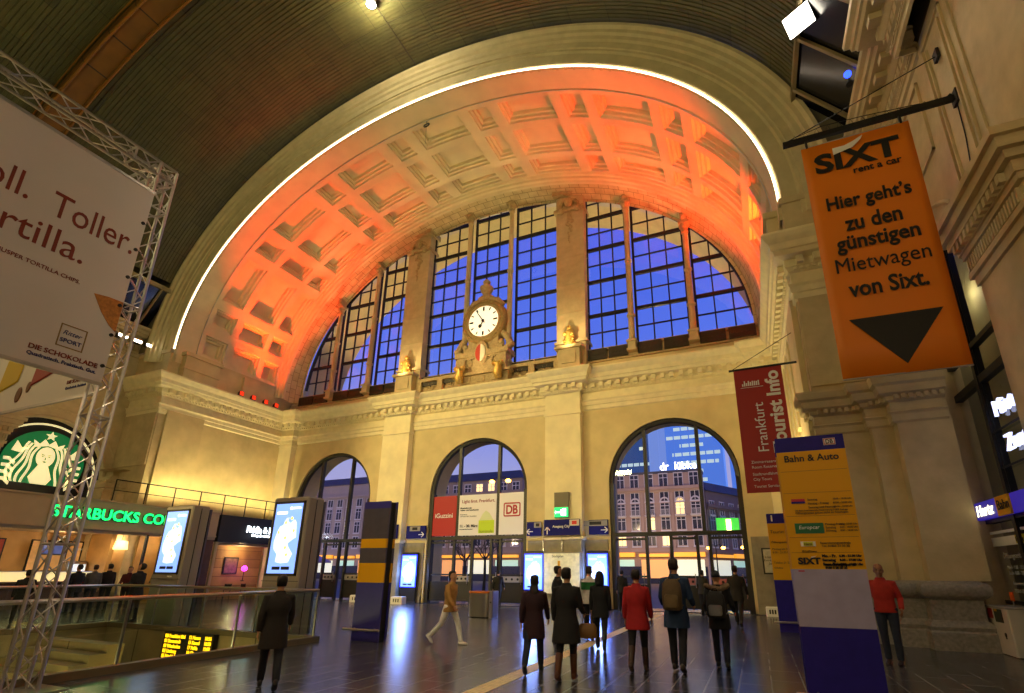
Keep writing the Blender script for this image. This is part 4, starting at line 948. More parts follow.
def yz(x0, x1, a, b, c, d): lg.bx(x0, x1, a, b, c, d)
for a in ((3.53, 3.87, 5.25, 5.265), (3.53, 3.87, 4.9, 4.915), (3.53, 3.545, 4.9, 5.265), (3.855, 3.87, 4.9, 5.265)): lg.bx(.012, .018, a[0], a[1], a[2] - 4.5, a[3] - 4.5)
lg.build('logo_border', GOLDI, t); text('logo_lettering', 'Ritter', NAV, t, (.016, 3.7, 5.14 - 4.5), width=.24, shear=.3, **kw); text('logo_lettering', 'SPORT', NAV, t, (.016, 3.7, 5.01 - 4.5), width=.27, bold=.012, **kw)
text('subline', 'DIE SCHOKOLADE', BRN, t, (.016, 3.68, 4.77 - 4.5), width=.86, bold=.02, **kw); text('subline', 'Quadratisch. Praktisch. Gut.', NAV, t, (.016, 3.68, 4.66 - 4.5), width=.86, bold=.02, **kw)
ch = MB(); o_ = [(3.80, 5.93), (4.0, 5.97), (4.215, 5.98), (4.215, 5.42), (4.1, 5.5), (3.95, 5.68)]; ch.loft([[(.013, y, z - 4.5) for y, z in o_], [(.018, y, z - 4.5) for y, z in o_]]); ch.build('tortilla_chip_print', mat('chip', 'b5742c', .7, var=.3, scale=20), t)
e = MB()
for z in np.arange(.3, 3.6, .55): e.lathe([(.001, .0), (.03, .0), (.03, .02), (.001, .02)], (.012, 4.17, z), 8, 'x'); e.tube([(.02, 4.17, z), (.0, 4.3, z)], .006, 4)
e.build('eyelets', BLACK, t)
t = thing('hanging_banner', 'second white chocolate banner with coloured packs, behind the big poster', 'banner', (-12.2, TY + .2, 4.58)); MB().bx(-2.15, 1.9, -.012, .012, 0, 3.9).build('sheet', PW, t); MB().bx(-2.15, 1.9, -.02, .02, -.04, .01).build('hem_rod', ALU, t)
for x, c in ((-1.35, 'b9980f'), (-.1, '8e2018')):
    m = MB(); m.loft([[(x - .3, -.02, .42), (x + .42, -.02, .6), (x + .5, -.02, 1.3), (x - .22, -.02, 1.15)], [(x - .27, -.035, .45), (x + .39, -.035, .62), (x + .47, -.035, 1.27), (x - .2, -.035, 1.12)]]); m.build('chocolate_pack_print', mat('pack_' + c, c, .5), t)
m = MB(); m.ball((-.75, -.02, .3), .14, 10, 8, (.8, .12, 1.2)); m.ball((-.45, -.02, .42), .1, 10, 8, (.8, .12, 1.2)); m.build('nut_prints', mat('nut_brown', '6b3f1c', .6), t, True)
text('subline', 'DIE SCHOKOLADE', BRN, t, (1.3, -.016, .32), width=.8, bold=.02); text('subline', 'Quadratisch. Praktisch. Gut.', NAV, t, (1.3, -.016, .2), width=.8, bold=.02)

# ================================================================ hanging banners on the right
ORG = mat('banner_orange', 'e07a06', .55, var=.03, scale=1); BK = mat('banner_black', '14120f', .6)
t = thing('hanging_banner', 'large orange car rental banner with black arrow pointing down', 'banner', (2.88, 10.4, 5.17)); b = MB(); b.grid(lambda a, c: (-1.0 + 2.0 * a, .02 * math.sin(a * 7) * (1 - c), 5.5 * c), 12, 8); o = b.build('sheet', ORG, t, True); o.modifiers.new('thick', 'SOLIDIFY').thickness = .01
text('logo_lettering', 'SIXT', BK, t, (-.02, -.035, 4.95), width=1.56, height=.5, bold=.035)
m = MB().xz([(-.42, 5.1), (-.05, 5.18), (.12, 5.34), (.16, 5.42), (-.02, 5.33), (-.2, 5.27), (-.42, 5.27)], -.045, -.03); m.build('logo_swoosh', WHITE, t)
text('subline', 'rent a car', BK, t, (.3, -.035, 4.58), width=.85, bold=.015)
for k, (s, w_) in enumerate((("Hier geht’s", 1.48), ('zu den', .98), ('günstigen', 1.42), ('Mietwagen', 1.58), ('von Sixt.', 1.3))): text('slogan_line', s, BK, t, (.02, -.035, 3.85 - k * .5), width=w_, height=.42 if k in (0, 2, 3) else .36, bold=0 if k == 3 else .022)
MB().xz([(-.72, 1.2), (.78, 1.18), (.06, .17)], -.035, -.022).build('arrow', BK, t)

for z in (0, 5.5): m = MB(); m.tube([(-1.0, 0, z), (1.0, 0, z)], .018, 6); m.build('hem_rod', ALU, t)
t = thing('banner_pole', 'long black pole with stay wire holding the orange banner on the stone wall', 'pole', (4.75, 10.4, 10.9)); m = MB(); m.bx(-3.2, 0, -.045, .045, -.06, .06); m.build('pole', BLACK, t); m = MB(); m.bx(-.05, .0, -.12, .12, -.15, .15); m.tube([(-.05, 0, 0), (-.12, 0, .1)], .05, 6); m.build('wall_plate', BLACK, t)
m = MB(); m.tube([(-3.15, 0, .06), (0, .2, 1.4)], .012, 5); m.build('stay_wire', BLACK, t); MB().bx(-.06, .0, .1, .3, 1.28, 1.52).build('wire_anchor', BLACK, t)
m = MB(); m.tube([(-.02, 0, -.1), (.0, .1, -.9), (-.02, .15, -1.4), (-.05, .3, -2.3)], .012, 5); m.build('hanging_cable', BLACK, t)
m = MB()
for k in range(13): x = -3.0 + k * .22; m.tube([(x, 0, .06), (x + .05, 0, .06 + .18 * (1 - abs(k - 3) / 12)), (x + .11, 0, .06)], .006, 4)
m.tube([(-3.0, 0, .12), (-2.4, 0, .24), (-1.6, 0, .2), (-.6, 0, .1)], .008, 4); m.build('bird_spikes', BLACK, t)
for x in (2.0, 3.75): tag(MB().bx(x - .02, x + .02, 10.37, 10.43, 10.64, 10.86).build('banner_hook', BLACK), 'small black hook holding the %s upper corner of the orange banner' % ('inner' if x < 3 else 'wall side'), 'hook', 'hooks of the orange banner')
REDB = mat('banner_red', 'a01c14', .55)
t = thing('hanging_banner', 'dark red tourist information banner with sideways white lettering', 'banner', (.66, 16.7, 4.0)); MB().bx(-.72, .72, -.012, .012, 0, 4.05).build('sheet', REDB, t)
text('lettering', 'Frankfurt', WHITE, t, (-.08, -.02, 1.25), roll=PI / 2, width=1.6, align='LEFT'); text('lettering', 'Tourist Info', WHITE, t, (.42, -.02, 1.22), roll=PI / 2, width=2.7, align='LEFT', bold=.03)
for k, s in enumerate(('Zimmerreservierungen', 'Room Reservation', 'Stadtrundfahrten', 'City Tours', 'Tourist Services')): text('subline', s, WHITE, t, (-.5, -.02, .95 - k * .16 - (k > 1) * .06 - (k > 3) * .06), size=.12, align='LEFT')
m = MB()
for k in range(9): m.bx(-.5 + k * .06, -.46 + k * .06, -.02, -.01, 3.48, 3.56 + .1 * abs(math.sin(k * 1.7)))
m.bx(-.55, .12, -.02, -.01, 3.42, 3.435); m.build('skyline_emblem', WHITE, t)
t = thing('banner_pole', 'thin black pole with stay wire holding the dark red banner', 'pole', (2.0, 16.7, 8.1)); m = MB(); m.tube([(-2.2, 0, -.02), (0, 0, 0)], .04, 8); m.build('pole', BLACK, t); m = MB(); m.tube([(-2.1, 0, 0), (0, .3, 1.25)], .012, 5); m.build('stay_wire', BLACK, t); MB().bx(-.05, 0, -.1, .1, -.1, .1).build('wall_plate', BLACK, t)
t = thing('blue_lamp', 'small round blue lamp glowing behind the stone cornice above the orange banner', 'lamp', (3.92, 13.4, 15.05)); MB().lathe([(.1, 0), (.1, .05), (.03, .07), (.03, .2)], n=12).build('stand', BLACK, t); m = MB(); m.ball((0, 0, .38), .1, 12, 10); m.build('globe', mat('blue_glow', '3050ff', .4, emit='2848ff', power=4), t, True)
# ---------------------------------------------------------------- big floodlight under the ceiling edge
t = thing('ceiling_floodlight', 'large square floodlight glaring white under the ceiling edge above the orange banner', 'floodlight', (2.78, 12.35, 16.8)); t.scale = (.74, .74, .74); t.rotation_euler = Vector((-.35, -.62, -.72)).to_track_quat('-Z', 'Y').to_euler()
MB().cbx(-.5, .5, -.4, .4, -.1, .16, .03).build('housing', BLACK, t); m = MB()
for k in range(1, 9): m.bx(-.46, .46, -.36 + k * .08, -.352 + k * .08, -.135, -.11)
MB().bx(-.47, .47, -.37, .37, -.125, -.1).build('lens', mat('flood_white', 'ffffff', .4, emit='fff3dc', power=24), t); m.build('louvre', ALU, t)
m = MB(); m.tube([(-.5, 0, 0), (-.6, 0, .5), (.6, 0, .5), (.5, 0, 0)], .03, 6); m.build('bracket', BLACK, t)
spot('ceiling_floodlight_beam', (2.6, 12.2, 16.6), (-6, 4, 0), 700, DAYL, 120, .8, .3)
t = thing('cornice_lamp_row', 'row of three small white lamps on the ledge beside the truss tower', 'lamp', (-30.6, 14.6, 13.66))
for k in range(3):
    MB().bx(-.12, .12, -.9 + k * .7, -.4 + k * .7, 0, .2).build('lamp_body', BLACK, t); MB().bx(.12, .14, -.87 + k * .7, -.43 + k * .7, .03, .17).build('lamp_face', mat('lamp_row_glow', 'fff6e0', emit='fff0d0', power=14), t)

# ================================================================ car rental front on the right
GXX = 5.3
w = MB()
for y in (15.74, 14.05, 12.4): w.bx(GXX - .1, GXX + .1, y - .07, y + .07, 0, 9.6)
w.bx(GXX - .04, GXX, 13.95, 14.15, 0, 9.6)
for z, h in ((2.86, .05), (6.0, .09), (6.85, .06), (1.05, .04)): w.bx(GXX - .08, GXX + .08, 11.6, 15.8, z - h, z + h)
o = st(w.build('window_5', mat('front_frame', '23221f', .4, .4)))
g = MB(); g.poly([(GXX, 11.6, .1), (GXX, 15.75, .1), (GXX, 15.75, 9.7), (GXX, 11.6, 9.7)]); g.build('pane', LOWGLASS, o, fix=False)
b = MB(); b.bx(5.9, 5.95, 9.0, 16.2, 0, 10); b.bx(5.2, 6.0, 15.82, 15.9, 0, 10); b.build('blind', mat('rental_blind', '8c8460', .8, var=.1, scale=2), o)
point('rental_office_light', (5.6, 14.8, 8.6), 25, (1, .85, .55), .1)
t = thing('rental_sign', 'violet lit car rental sign box across the glass front', 'sign', (GXX - .1, 15.7, 2.9)); MB().bx(-.12, 0, -3.4, 0, 0, .4).build('box', mat('violet_box', '2a2070', .4, emit='3a2ad0', power=.35), t)
kr = dict(rz=-PI / 2)
text('lettering', 'Hertz', mat('yellow_glow', 'fff6a0', .4, emit='fff8c0', power=3), t, (-.13, -.72, .2), width=.95, height=.26, bold=.03, shear=.1, **kr)
MB().bx(-.16, -.12, -2.1, -1.45, -.02, .4).build('yellow_panel', YELLOW, t); text('lettering', 'Bahn', BL, t, (-.17, -1.52, .2), size=.3, align='LEFT', **kr)
point('violet_glow_light', (GXX - .5, 15.2, 3.1), 1.5, (.35, .28, 1), .1)
t = thing('rental_sign', 'white neon lettering high on the glass front, partly behind the near pier', 'sign', (GXX - .06, 13.85, 3.9)); NE = mat('neon_white', 'dfe4ff', .4, emit='c8d0ff', power=2.2)
text('lettering', 'Mietwagen', NE, t, (-.04, -.28, 1.22), size=.5, align='LEFT', bold=0, extrude=.03, **kr); text('lettering', 'Zentrum', NE, t, (-.04, -.42, .42), size=.5, align='LEFT', bold=0, extrude=.03, **kr)
MB().bx(-.02, .0, -2.2, .1, .78, .82).bx(-.02, 0, -2.2, .1, -.02, .02).build('mounting_rail', BLACK, t)
point('neon_glow_light', (GXX - .6, 13.0, 4.6), 2.5, (.45, .45, 1), .2)
t = thing('window_lettering', 'white strip and opening hours lettering on the glass front above the white box', 'lettering', (GXX - .02, 15.6, 1.2)); MB().bx(-.03, -.01, -3.2, 0, 1.08, 1.28).bx(-.03, -.01, -3.2, 0, 1.36, 1.42).build('white_strip', WHITE, t)
MB().bx(-.035, -.03, -1.75, -1.3, 1.1, 1.28).build('yellow_label', mat('label_yellow', 'd8c010', .5), t); text('lettering', 'Hertz', BL, t, (-.045, -1.52, 1.19), width=.35, **kr)
GL2 = mat('glass_print', 'b8b4a8', .6)
for k, (s, z) in enumerate((('Öffnungszeiten', .85), ('Mo-Fr  7.00 - 22.00', .6), ('Sa-So  8.00 - 20.00', .48), ('Reservierungen', .26), ('0180 5 33 35 35', .1))): text('lettering', s, GL2, t, (-.02, -.95, z), size=.17 if k == 0 else .11, **kr)
# white collection box
t = thing('collection_box', 'white collection box with red and dark labels below the glass front', 'box', (4.98, 14.66, 0)); W2 = mat('box_white', 'c9c2b4', .5, var=.06, scale=4)
MB().cbx(-.27, .27, -.57, .57, .02, .97, .02).build('body', W2, t); MB().cbx(-.29, .29, -.59, .59, .95, .99, .01).build('lid', mat('box_grey', '8f8a84', .5), t); MB().bx(-.22, .22, -.5, .5, 0, .03).build('base', BLACK, t)
MB().bx(-.278, -.27, .2, .45, .72, .93).build('red_label', mat('label_red', 'a02016', .5), t); MB().bx(-.278, -.27, -.3, .1, .66, .93).build('dark_label', mat('label_dark', '26301e', .5), t); MB().bx(-.28, -.278, -.08, .06, .88, .93).build('yellow_mark', YELLOW, t)
for y in (.25, -.25):
    m = MB(); m.lathe([(.001, -.012), (.045, -.012), (.045, 0), (.001, 0)], (-.27, y, .42), 12, 'x'); m.bx(-.28, -.27, y - .025, y + .025, .34, .42); m.build('keyhole', BLACK, t)
t = thing('orange_tag', 'small orange tag card standing on top of the white collection box', 'card', (4.95, 14.35, .99)); MB().bx(-.01, .01, -.08, .08, .12, .3).build('card', mat('tag_orange', 'd85c10', .5), t); MB().lathe([(.05, 0), (.05, .015), (.012, .02), (.012, .13)], n=10).build('stand', STEEL, t)

# ================================================================ coffee shop and its neighbour on the left
SX = -27.5
t = thing('coffee_shop', 'open fronted coffee shop pavilion along the side wall under the green sign', 'shop', (SX, 11, 0))
def sp3(x, y, z): return (x - SX, y - 11, z)
def sbox(a): return MB().bx(a[0] - SX, a[1] - SX, a[2] - 11, a[3] - 11, a[4], a[5])
SHOPP = mat('shop_fascia', 'b59c78', .5, var=.05, scale=2); WALN = mat('shop_wood', '4a2f1c', .5, var=.2, scale=6); SHW = mat('shop_wall', 'b48a4e', .6, var=.15, scale=2)
f = sbox((SX - .5, SX, 2, 19.2, 3.42, 4.66)); f.bx(-.5, .06, -9, 8.2, 3.34, 3.42); f.bx(-.5, .08, -9, 8.2, 4.6, 4.68); f.build('fascia', SHOPP, t)
b = MB(); b.bx(-.2, -.02, -9, 8.2, 3.2, 3.34)
b.build('lower_band', mat('shop_band', '9c8a70', .5), t)
sbox((-31.3, SX - .4, 2, 15.3, 3.3, 3.45)).build('roof_slab', SHOPP, t); sbox((-31.5, -31.3, 2, 15.3, 0, 3.3)).build('back_wall', SHW, t); sbox((-31.3, -29.1, 15.1, 15.3, 0, 3.3)).build('side_wall', SHW, t); sbox((-29.05, -28.95, 16.25, 19.2, 0, 3.3)).build('back_wall', SHW, t)
sbox((-31.3, SX - .1, 2, 2.2, 0, 3.3)).build('side_wall', WALN, t); sbox((-28.9, SX - .1, 17.5, 19.2, 0, 3.3)).build('side_wall', WALN, t)
for y in (5.0, 8.6, 12.2, 15.8): MB().bx(-.14, -.02, y - 11 - .05, y - 11 + .05, 0, 3.25).build('mullion', BLACK, t)
t = thing('service_counter', 'long coffee counter with bright glass display case inside the coffee shop', 'counter', (-29.2, 12.2, 0)); MB().cbx(-.4, .4, -4.5, 3.2, 0, 1.05, .03).build('body', WALN, t); MB().cbx(-.48, .48, -4.6, 3.3, 1.05, 1.11, .02).build('worktop', mat('worktop', '6d5a40', .3), t)
MB().bx(-.3, .3, -1.5, 2.4, 1.11, 1.5).build('display_case', mat('case_light', 'e6dca8', .3, emit='f2dc98', power=.7), t); MB().bx(-.32, .32, -1.55, 2.45, 1.5, 1.53).build('case_top', STEEL, t)
def menu(y0, y1, z0, z1, m, label, body):
    t = thing('menu_board', label, 'menu board', (-31.29, (y0 + y1) / 2, z0), group='menu boards on the coffee shop wall'); h = (y1 - y0) / 2
    MB().bx(0, .05, -h, h, 0, z1 - z0).build('frame', BLACK, t); MB().bx(.05, .06, -h + .06, h - .06, .06, z1 - z0 - .06).build('panel', m, t)
    text('lettering', body, WHITE, t, (.07, 0, (z1 - z0) * .75), size=.22, **kw); return t, h
MR = mat('menu_red', '5a1c10', .5, emit='a03018', power=.35, var=.5, scale=5); MC = mat('menu_cream', 'b8894e', .5, emit='c89050', power=.55, var=.2, scale=6)
menu(10.2, 12.1, 1.55, 2.95, MR, 'dark menu board with glowing reddish picture inside the coffee shop', 'Caffè Latte'); menu(13.0, 14.3, 1.5, 2.95, MC, 'cream price board beside the truss tower inside the coffee shop', 'Coffee'); menu(14.4, 15.05, 1.5, 2.95, MC, 'cream price board at the inner end of the coffee shop wall', 'Espresso')
def pend(y, label):
    t = thing('pendant_lamp', label, 'lamp', (-28.8, y, 3.3), group='cream pendant lamps in the coffee shop'); m = MB(); m.lathe([(.28, -.75), (.3, -.7), (.24, -.35), (.05, -.3)], n=20); m.build('shade', mat('shade_glow', 'f0dfa8', .6, emit='f2d88a', power=1.8), t, 40); m = MB(); m.tube([(0, 0, -.3), (0, 0, 0)], .01, 5); m.build('cord', BLACK, t)
pend(9.9, 'cream pendant lamp in the coffee shop at the very edge near the truss tower'); pend(15.4, 'cream pendant lamp at the inner end of the coffee shop counter')
for y in (7, 10.5, 13.5, 15.6): point('coffee_shop_light', (-29.8, y, 2.95), 38, (1, .70, .36), .15)
for y in (11.5, 14.5): area('shop_front_light', (SX - .7, y, 3.25), (SX - .5, y, 0), 50, (1, .75, .42), 2, .2)
for k, (y, z) in enumerate(((8.2, 1.9), (8.2, 2.4))):
    t = thing('wall_shelf', 'dark wall shelf carrying jars in the coffee shop, ' + ('lower one' if k == 0 else 'upper one'), 'shelf', (-31.2, y, z), group='wall shelves in the coffee shop'); MB().bx(-.1, .2, -1.2, 1.2, 0, .04).build('board', WALN, t); MB().bx(-.1, .15, -1.1, -1.06, -.15, 0).bx(-.1, .15, 1.06, 1.1, -.15, 0).build('brackets', BLACK, t)
JAR = mat('jar_glass', 'c8b48a', .3, var=.3, scale=6)
j0 = None
for k in range(12):
    y = 7.3 + (k % 6) * .35; z = 1.94 if k < 6 else 2.44
    o = MB().lathe([(.08, 0), (.085, .02), (.085, .22), (.05, .26), (.055, .3), (.01, .31)], n=10).build('jar', JAR, None, 40) if j0 is None else j0.copy()
    if j0 is not None: COL.objects.link(o)
    j0 = j0 or o; o.location = (-31.15, y, z); tag(o, 'pale storage jar on the %s shelf of the coffee shop, %s from the window end' % ('lower' if k < 6 else 'upper', ('first', 'second', 'third', 'fourth', 'fifth', 'sixth')[k % 6]), 'jar', 'jars on the coffee shop shelves')
t = thing('wall_screen', 'dark flat screen hung over the counter in the coffee shop', 'screen', (-30.6, 13.6, 2.25)); MB().cbx(-.04, .04, -.55, .55, 0, .62, .02).build('panel', BLACK, t); MB().bx(.04, .045, -.5, .5, .06, .56).build('picture', mat('dim_screen', '2a3050', .3, emit='5060a0', power=.5, var=.5, scale=4), t); MB().bx(-.02, .02, -.02, .02, .62, 1.05).build('hanger', BLACK, t)
t = thing('glass_cooler', 'bright cooler cabinet with bottles at the inner end of the coffee shop', 'cooler', (-30.7, 14.6, 0)); MB().cbx(-.35, .3, -.4, .4, 0, 2.0, .03).build('cabinet', STEEL, t); MB().bx(.3, .32, -.34, .34, .2, 1.85).build('lit_front', mat('cooler_glow', 'dce8f0', .3, emit='d0e4f4', power=.9, var=.5, scale=12), t)
point('coffee_shop_light', (-28.1, 16.9, 2.9), 40, (1, .72, .38), .15)
# espresso machine and cups on the counter
t = thing('espresso_machine', 'chrome espresso machine standing on the coffee counter', 'machine', (-29.2, 9.6, 1.11)); MB().cbx(-.28, .28, -.4, .4, .06, .5, .04).build('body', STEEL, t); MB().bx(-.2, .2, -.35, .35, 0, .06).build('base', BLACK, t)
m = MB()
for y in (-.2, .2): m.tube([(.28, y, .3), (.36, y, .3), (.36, y, .22)], .025, 6)
m.build('group_heads', BLACK, t)
# lettering on the fascia
t = thing('shop_sign', 'glowing green coffee shop name lettering on the pale fascia', 'sign', (SX + .02, 11.7, 3.74)); GN = mat('sign_green_glow', '10c060', .4, emit='10e060', power=3.2)
text('lettering', 'STARBUCKS COFFEE', GN, t, (.05, .05, .28), rz=PI / 2, width=5.75, height=.5, align='LEFT', bold=.02, extrude=.03)
text('rim_lettering', 'STARBUCKS COFFEE', mat('sign_green_dark', '0a3a20', .5), t, (.03, .02, .28), rz=PI / 2, width=5.8, height=.56, align='LEFT', bold=.05, extrude=.02)
for y in (12.8, 15.0, 17.0): point('green_glow_light', (SX + .5, y, 4.0), 2, (.1, 1, .4), .1)
# round emblem in the arched niche above
LX = -32.15; LY, LZ, LR = 13.0, 6.65, 1.62
t = thing('emblem_sign', 'large round green and cream emblem in the dark arched niche', 'sign', (LX, LY, 5.0)); DK = mat('niche_dark', '16120e', .6); CRM = mat('emblem_cream', 'efe3b4', .5, emit='f6e6a8', power=.75); EGR = mat('emblem_green', '0d6b3c', .5, emit='0c8a48', power=.35)
zz = -5.0
def ypoly(mb, pts, x0, x1): mb.loft([[(x0, y - LY, z + zz) for y, z in pts], [(x1, y - LY, z + zz) for y, z in pts]])
def arc(cy, cz, r, a0, a1, n, rz_=None): return [(cy + r * math.cos(math.radians(a0 + (a1 - a0) * k / n)), cz + (rz_ or r) * math.sin(math.radians(a0 + (a1 - a0) * k / n))) for k in range(n + 1)]
m = MB(); ypoly(m, arc(12.75, 6.1, 2.7, 0, 180, 32, 2.8) + [(10.05, 4.9), (15.45, 4.9)], -.3, -.2); m.build('niche_panel', DK, t)
m = MB(); a0 = arc(12.9, 6.1, 2.28, 0, 180, 40, 2.5); m.tube([(-.16, 15.18 - LY, 5.1 + zz)] + [(-.16, y - LY, z + zz) for y, z in a0] + [(-.16, 10.62 - LY, 5.1 + zz)], .05, 6); m.build('rim', CRM, t)
base = 5.6
def cut(pts): return [(y, max(z, base)) for y, z in pts]
m = MB(); ypoly(m, cut(arc(LY, LZ, LR, -55, 235, 60)), -.18, -.1); m.build('disc', EGR, t)
cy = 12.98
for sg in (-1, 1):
    m = MB()
    for k in range(4):
        r0 = .50 + k * .16; o1, i1 = [], []
        for q in range(15):
            u = q / 14; z = 7.42 + k * .06 - u * (2.1 + k * .02); w_ = r0 * (.75 + .55 * math.sin(min(u * 2.2, 1.57))) + .07 * math.sin(u * 9 + k * .6); 
            o1.append((cy + sg * w_, max(z, base))); i1.append((cy + sg * (w_ - .09), max(z, base)))
        for q in range(14): ypoly(m, [o1[q], o1[q + 1], i1[q + 1], i1[q]], -.1, -.07) if o1[q][1] > base else None
    for k in range(4):                                  # tail fins at the sides
        z = 5.55 + k * .32; ypoly(m, [(cy + sg * 1.05, z), (cy + sg * 1.3, z + .22), (cy + sg * 1.52, z + .2), (cy + sg * 1.5, z + .06), (cy + sg * 1.3, z + .06), (cy + sg * 1.08, z - .14)], -.1, -.07)
    ypoly(m, [(cy + sg * 1.0, 7.0), (cy + sg * 1.32, 7.05), (cy + sg * 1.2, 7.55), (cy + sg * .98, 7.25), (cy + sg * .72, 7.3), (cy + sg * .9, 7.1)], -.1, -.07)
    m.build('hair_print', CRM, t)
m = MB(); ypoly(m, arc(cy, 6.95, .36, 0, 360, 28, .5)[:-1], -.1, -.06); ypoly(m, cut([(cy - .16, 6.6), (cy + .16, 6.6), (cy + .45, 5.9), (cy + .3, 5.3), (cy - .3, 5.3), (cy - .45, 5.9)]), -.1, -.065); m.build('face_print', CRM, t)
m = MB()
for sg in (-1, 1): ypoly(m, [(cy + sg * .06, 7.05), (cy + sg * .2, 7.08), (cy + sg * .2, 7.05), (cy + sg * .06, 7.02)], -.06, -.05); ypoly(m, [(cy + sg * .06, 6.97), (cy + sg * .13, 7.0), (cy + sg * .2, 6.97), (cy + sg * .13, 6.95)], -.06, -.05)
ypoly(m, [(cy + .0, 6.98), (cy + .03, 6.82), (cy - .03, 6.8)], -.06, -.05); ypoly(m, [(cy - .1, 6.72), (cy, 6.74), (cy + .1, 6.72), (cy, 6.66)], -.06, -.05); m.build('face_lines', EGR, t)
m = MB(); ypoly(m, [(cy - .52, 7.38), (cy - .62, 7.72), (cy - .36, 7.55), (cy - .2, 7.82), (cy, 7.58), (cy + .2, 7.82), (cy + .36, 7.55), (cy + .62, 7.72), (cy + .52, 7.38), (cy, 7.52)], -.1, -.06)
s5 = []
for k in range(10): r = .24 if k % 2 == 0 else .1; a = PI / 2 + k * PI / 5; s5.append((cy + r * math.cos(a), 8.02 + r * math.sin(a)))
ypoly(m, s5, -.1, -.06); m.build('crown_print', CRM, t)
spot('emblem_spot', (-30.4, 12.9, 4.85), (-32.2, 13, 6.9), 60, (1, .85, .5), 110, 1, .1)
# roof railing and neighbour shop
t = thing('roof_railing', 'thin dark railing along the edge of the shop roofs', 'railing', (SX - .25, 18, 4.62)); m = MB(); m.tube([(0, -4, 1.1), (0, 5.6, 1.1)], .03, 6); m.tube([(0, -4, .6), (0, 5.6, .6)], .02, 6); m.build('rails', IRON, t)
for k in range(8): MB().bx(-.02, .02, -4 + k * 1.37 - .02, -4 + k * 1.37 + .02, 0, 1.1).build('post', IRON, t)
t = thing('neighbour_shop', 'small shop with dark fascia and bright white lettering beside the coffee shop', 'shop', (SX, 21.2, 0)); b = MB().bx(-.5, .06, -1.9, 2.2, 3.12, 4.6); b.build('fascia', mat('dark_fascia', '131318', .4), t); MB().bx(-1.5, -.4, -1.9, 2.2, 3.0, 3.12).build('ceiling_slab', SHOPP, t); MB().bx(-.12, .02, -1.95, -1.8, 0, 3.12).bx(-.12, .02, 2.1, 2.25, 0, 3.12).build('posts', SHOPP, t)
MB().bx(-1.5, -1.4, -1.9, 2.2, 0, 3.0).build('back_wall', brickmat('shop_bricks', 'b9935a', '9a7644', '6d5330', .5, .18, .015, .7, coord='Object', bump=.3, rot=(PI / 2, 0, PI / 2)), t)
WG = mat('white_glow', 'f2fbff', .4, emit='e6f4ff', power=6); text('lettering', 'Fiddle & Hold', WG, t, (.1, .9, 3.92), rz=PI / 2, width=2.3, height=.38, bold=.03); text('lettering', 'the pub restaurant', WG, t, (.1, .95, 3.58), rz=PI / 2, width=1.7, bold=.02)
point('white_sign_glow_light', (SX + .7, 22.0, 3.8), 8, (.85, .95, 1), .1); point('neighbour_shop_light', (-28.3, 21.5, 2.7), 60, (1, .72, .35), .12)
t = thing('wall_picture', 'dark picture on the brick wall inside the neighbouring shop', 'picture', (-28.88, 21.4, 1.4)); MB().bx(0, .04, -.45, .45, 0, .95).build('frame', BLACK, t); MB().bx(.04, .05, -.38, .38, .07, .88).build('print', mat('picture_print', '6d5040', .5, var=.5, scale=6), t)
t = thing('magenta_lamp', 'small magenta lamp glowing in the neighbouring shop', 'lamp', (-28.3, 21.9, 1.0)); MB().lathe([(.1, 0), (.1, .03), (.02, .05), (.02, .6)], n=12).build('stand', BLACK, t); m = MB(); m.ball((0, 0, .72), .15, 12, 10); m.build('globe', mat('magenta_glow', 'ff50ff', emit='ff28e8', power=8), t, True)
point('magenta_glow_light', (-27.9, 21.9, 1.7), 10, (1, .15, .9), .1)
def chair(x, y, rz, label):
    t = thing('cafe_chair', label, 'chair', (x, y, 0), rz, 'dark cafe chairs by the shops'); MB().cbx(-.2, .2, -.2, .2, .44, .48, .02).build('seat', BLACK, t); m = MB(); m.tube([(-.2, .2, .46), (-.2, .24, .9), (.2, .24, .9), (.2, .2, .46)], .018, 6); m.bx(-.18, .18, .2, .24, .62, .88); m.build('backrest', BLACK, t)
    for a, b in ((-1, -1), (1, -1), (1, 1), (-1, 1)): m = MB(); m.tube([(a * .18, b * .18, .45), (a * .21, b * .21, 0)], .016, 6); m.build('leg', BLACK, t)
for k, (x, y, r) in enumerate(((-26.6, 16.6, .4), (-26.5, 17.9, 2.6), (-26.6, 19.6, .2), (-26.4, 20.8, 3.0))): chair(x, y, r, 'dark cafe chair in front of the shops, ' + ('first', 'second', 'third', 'fourth')[k] + ' from the coffee shop end')

# ================================================================ outside
pv = MB(); pv.poly([(-220, 25.6, -.02), (150, 25.6, -.02), (150, 320, -.02), (-220, 320, -.02)]); st(pv.build('pavement', mat('asphalt', '2c2a30', .55, var=.3, scale=.3), fix=False))
BST = mat('facade_stone', '9c8274', .8, var=.1, scale=.4); BPL = mat('facade_plaster', '97877f', .8, var=.08, scale=.4); ROOF = mat('slate_roof', '3f3f4a', .7, var=.15, scale=1); WFR = mat('window_frame_paint', 'b9b2b4', .6); PDK = mat('dark_pane', '2a2c3c', .15); PLT = mat('lit_pane', 'f6d890', .4, emit='f8d48a', power=1.5)
AWN = mat('awning_glow', 'f2b040', .5, emit='ffa828', power=.9); SHP = mat('shop_glow', 'e8e6c8', .5, emit='e8f0cc', power=.6); 
SHG = mat('shop_glow_green', 'bfe0cc', .5, emit='a8e0c0', power=.5); SHO = mat('shop_glow_orange', 'e8b070', .5, emit='f0a050', power=.55)
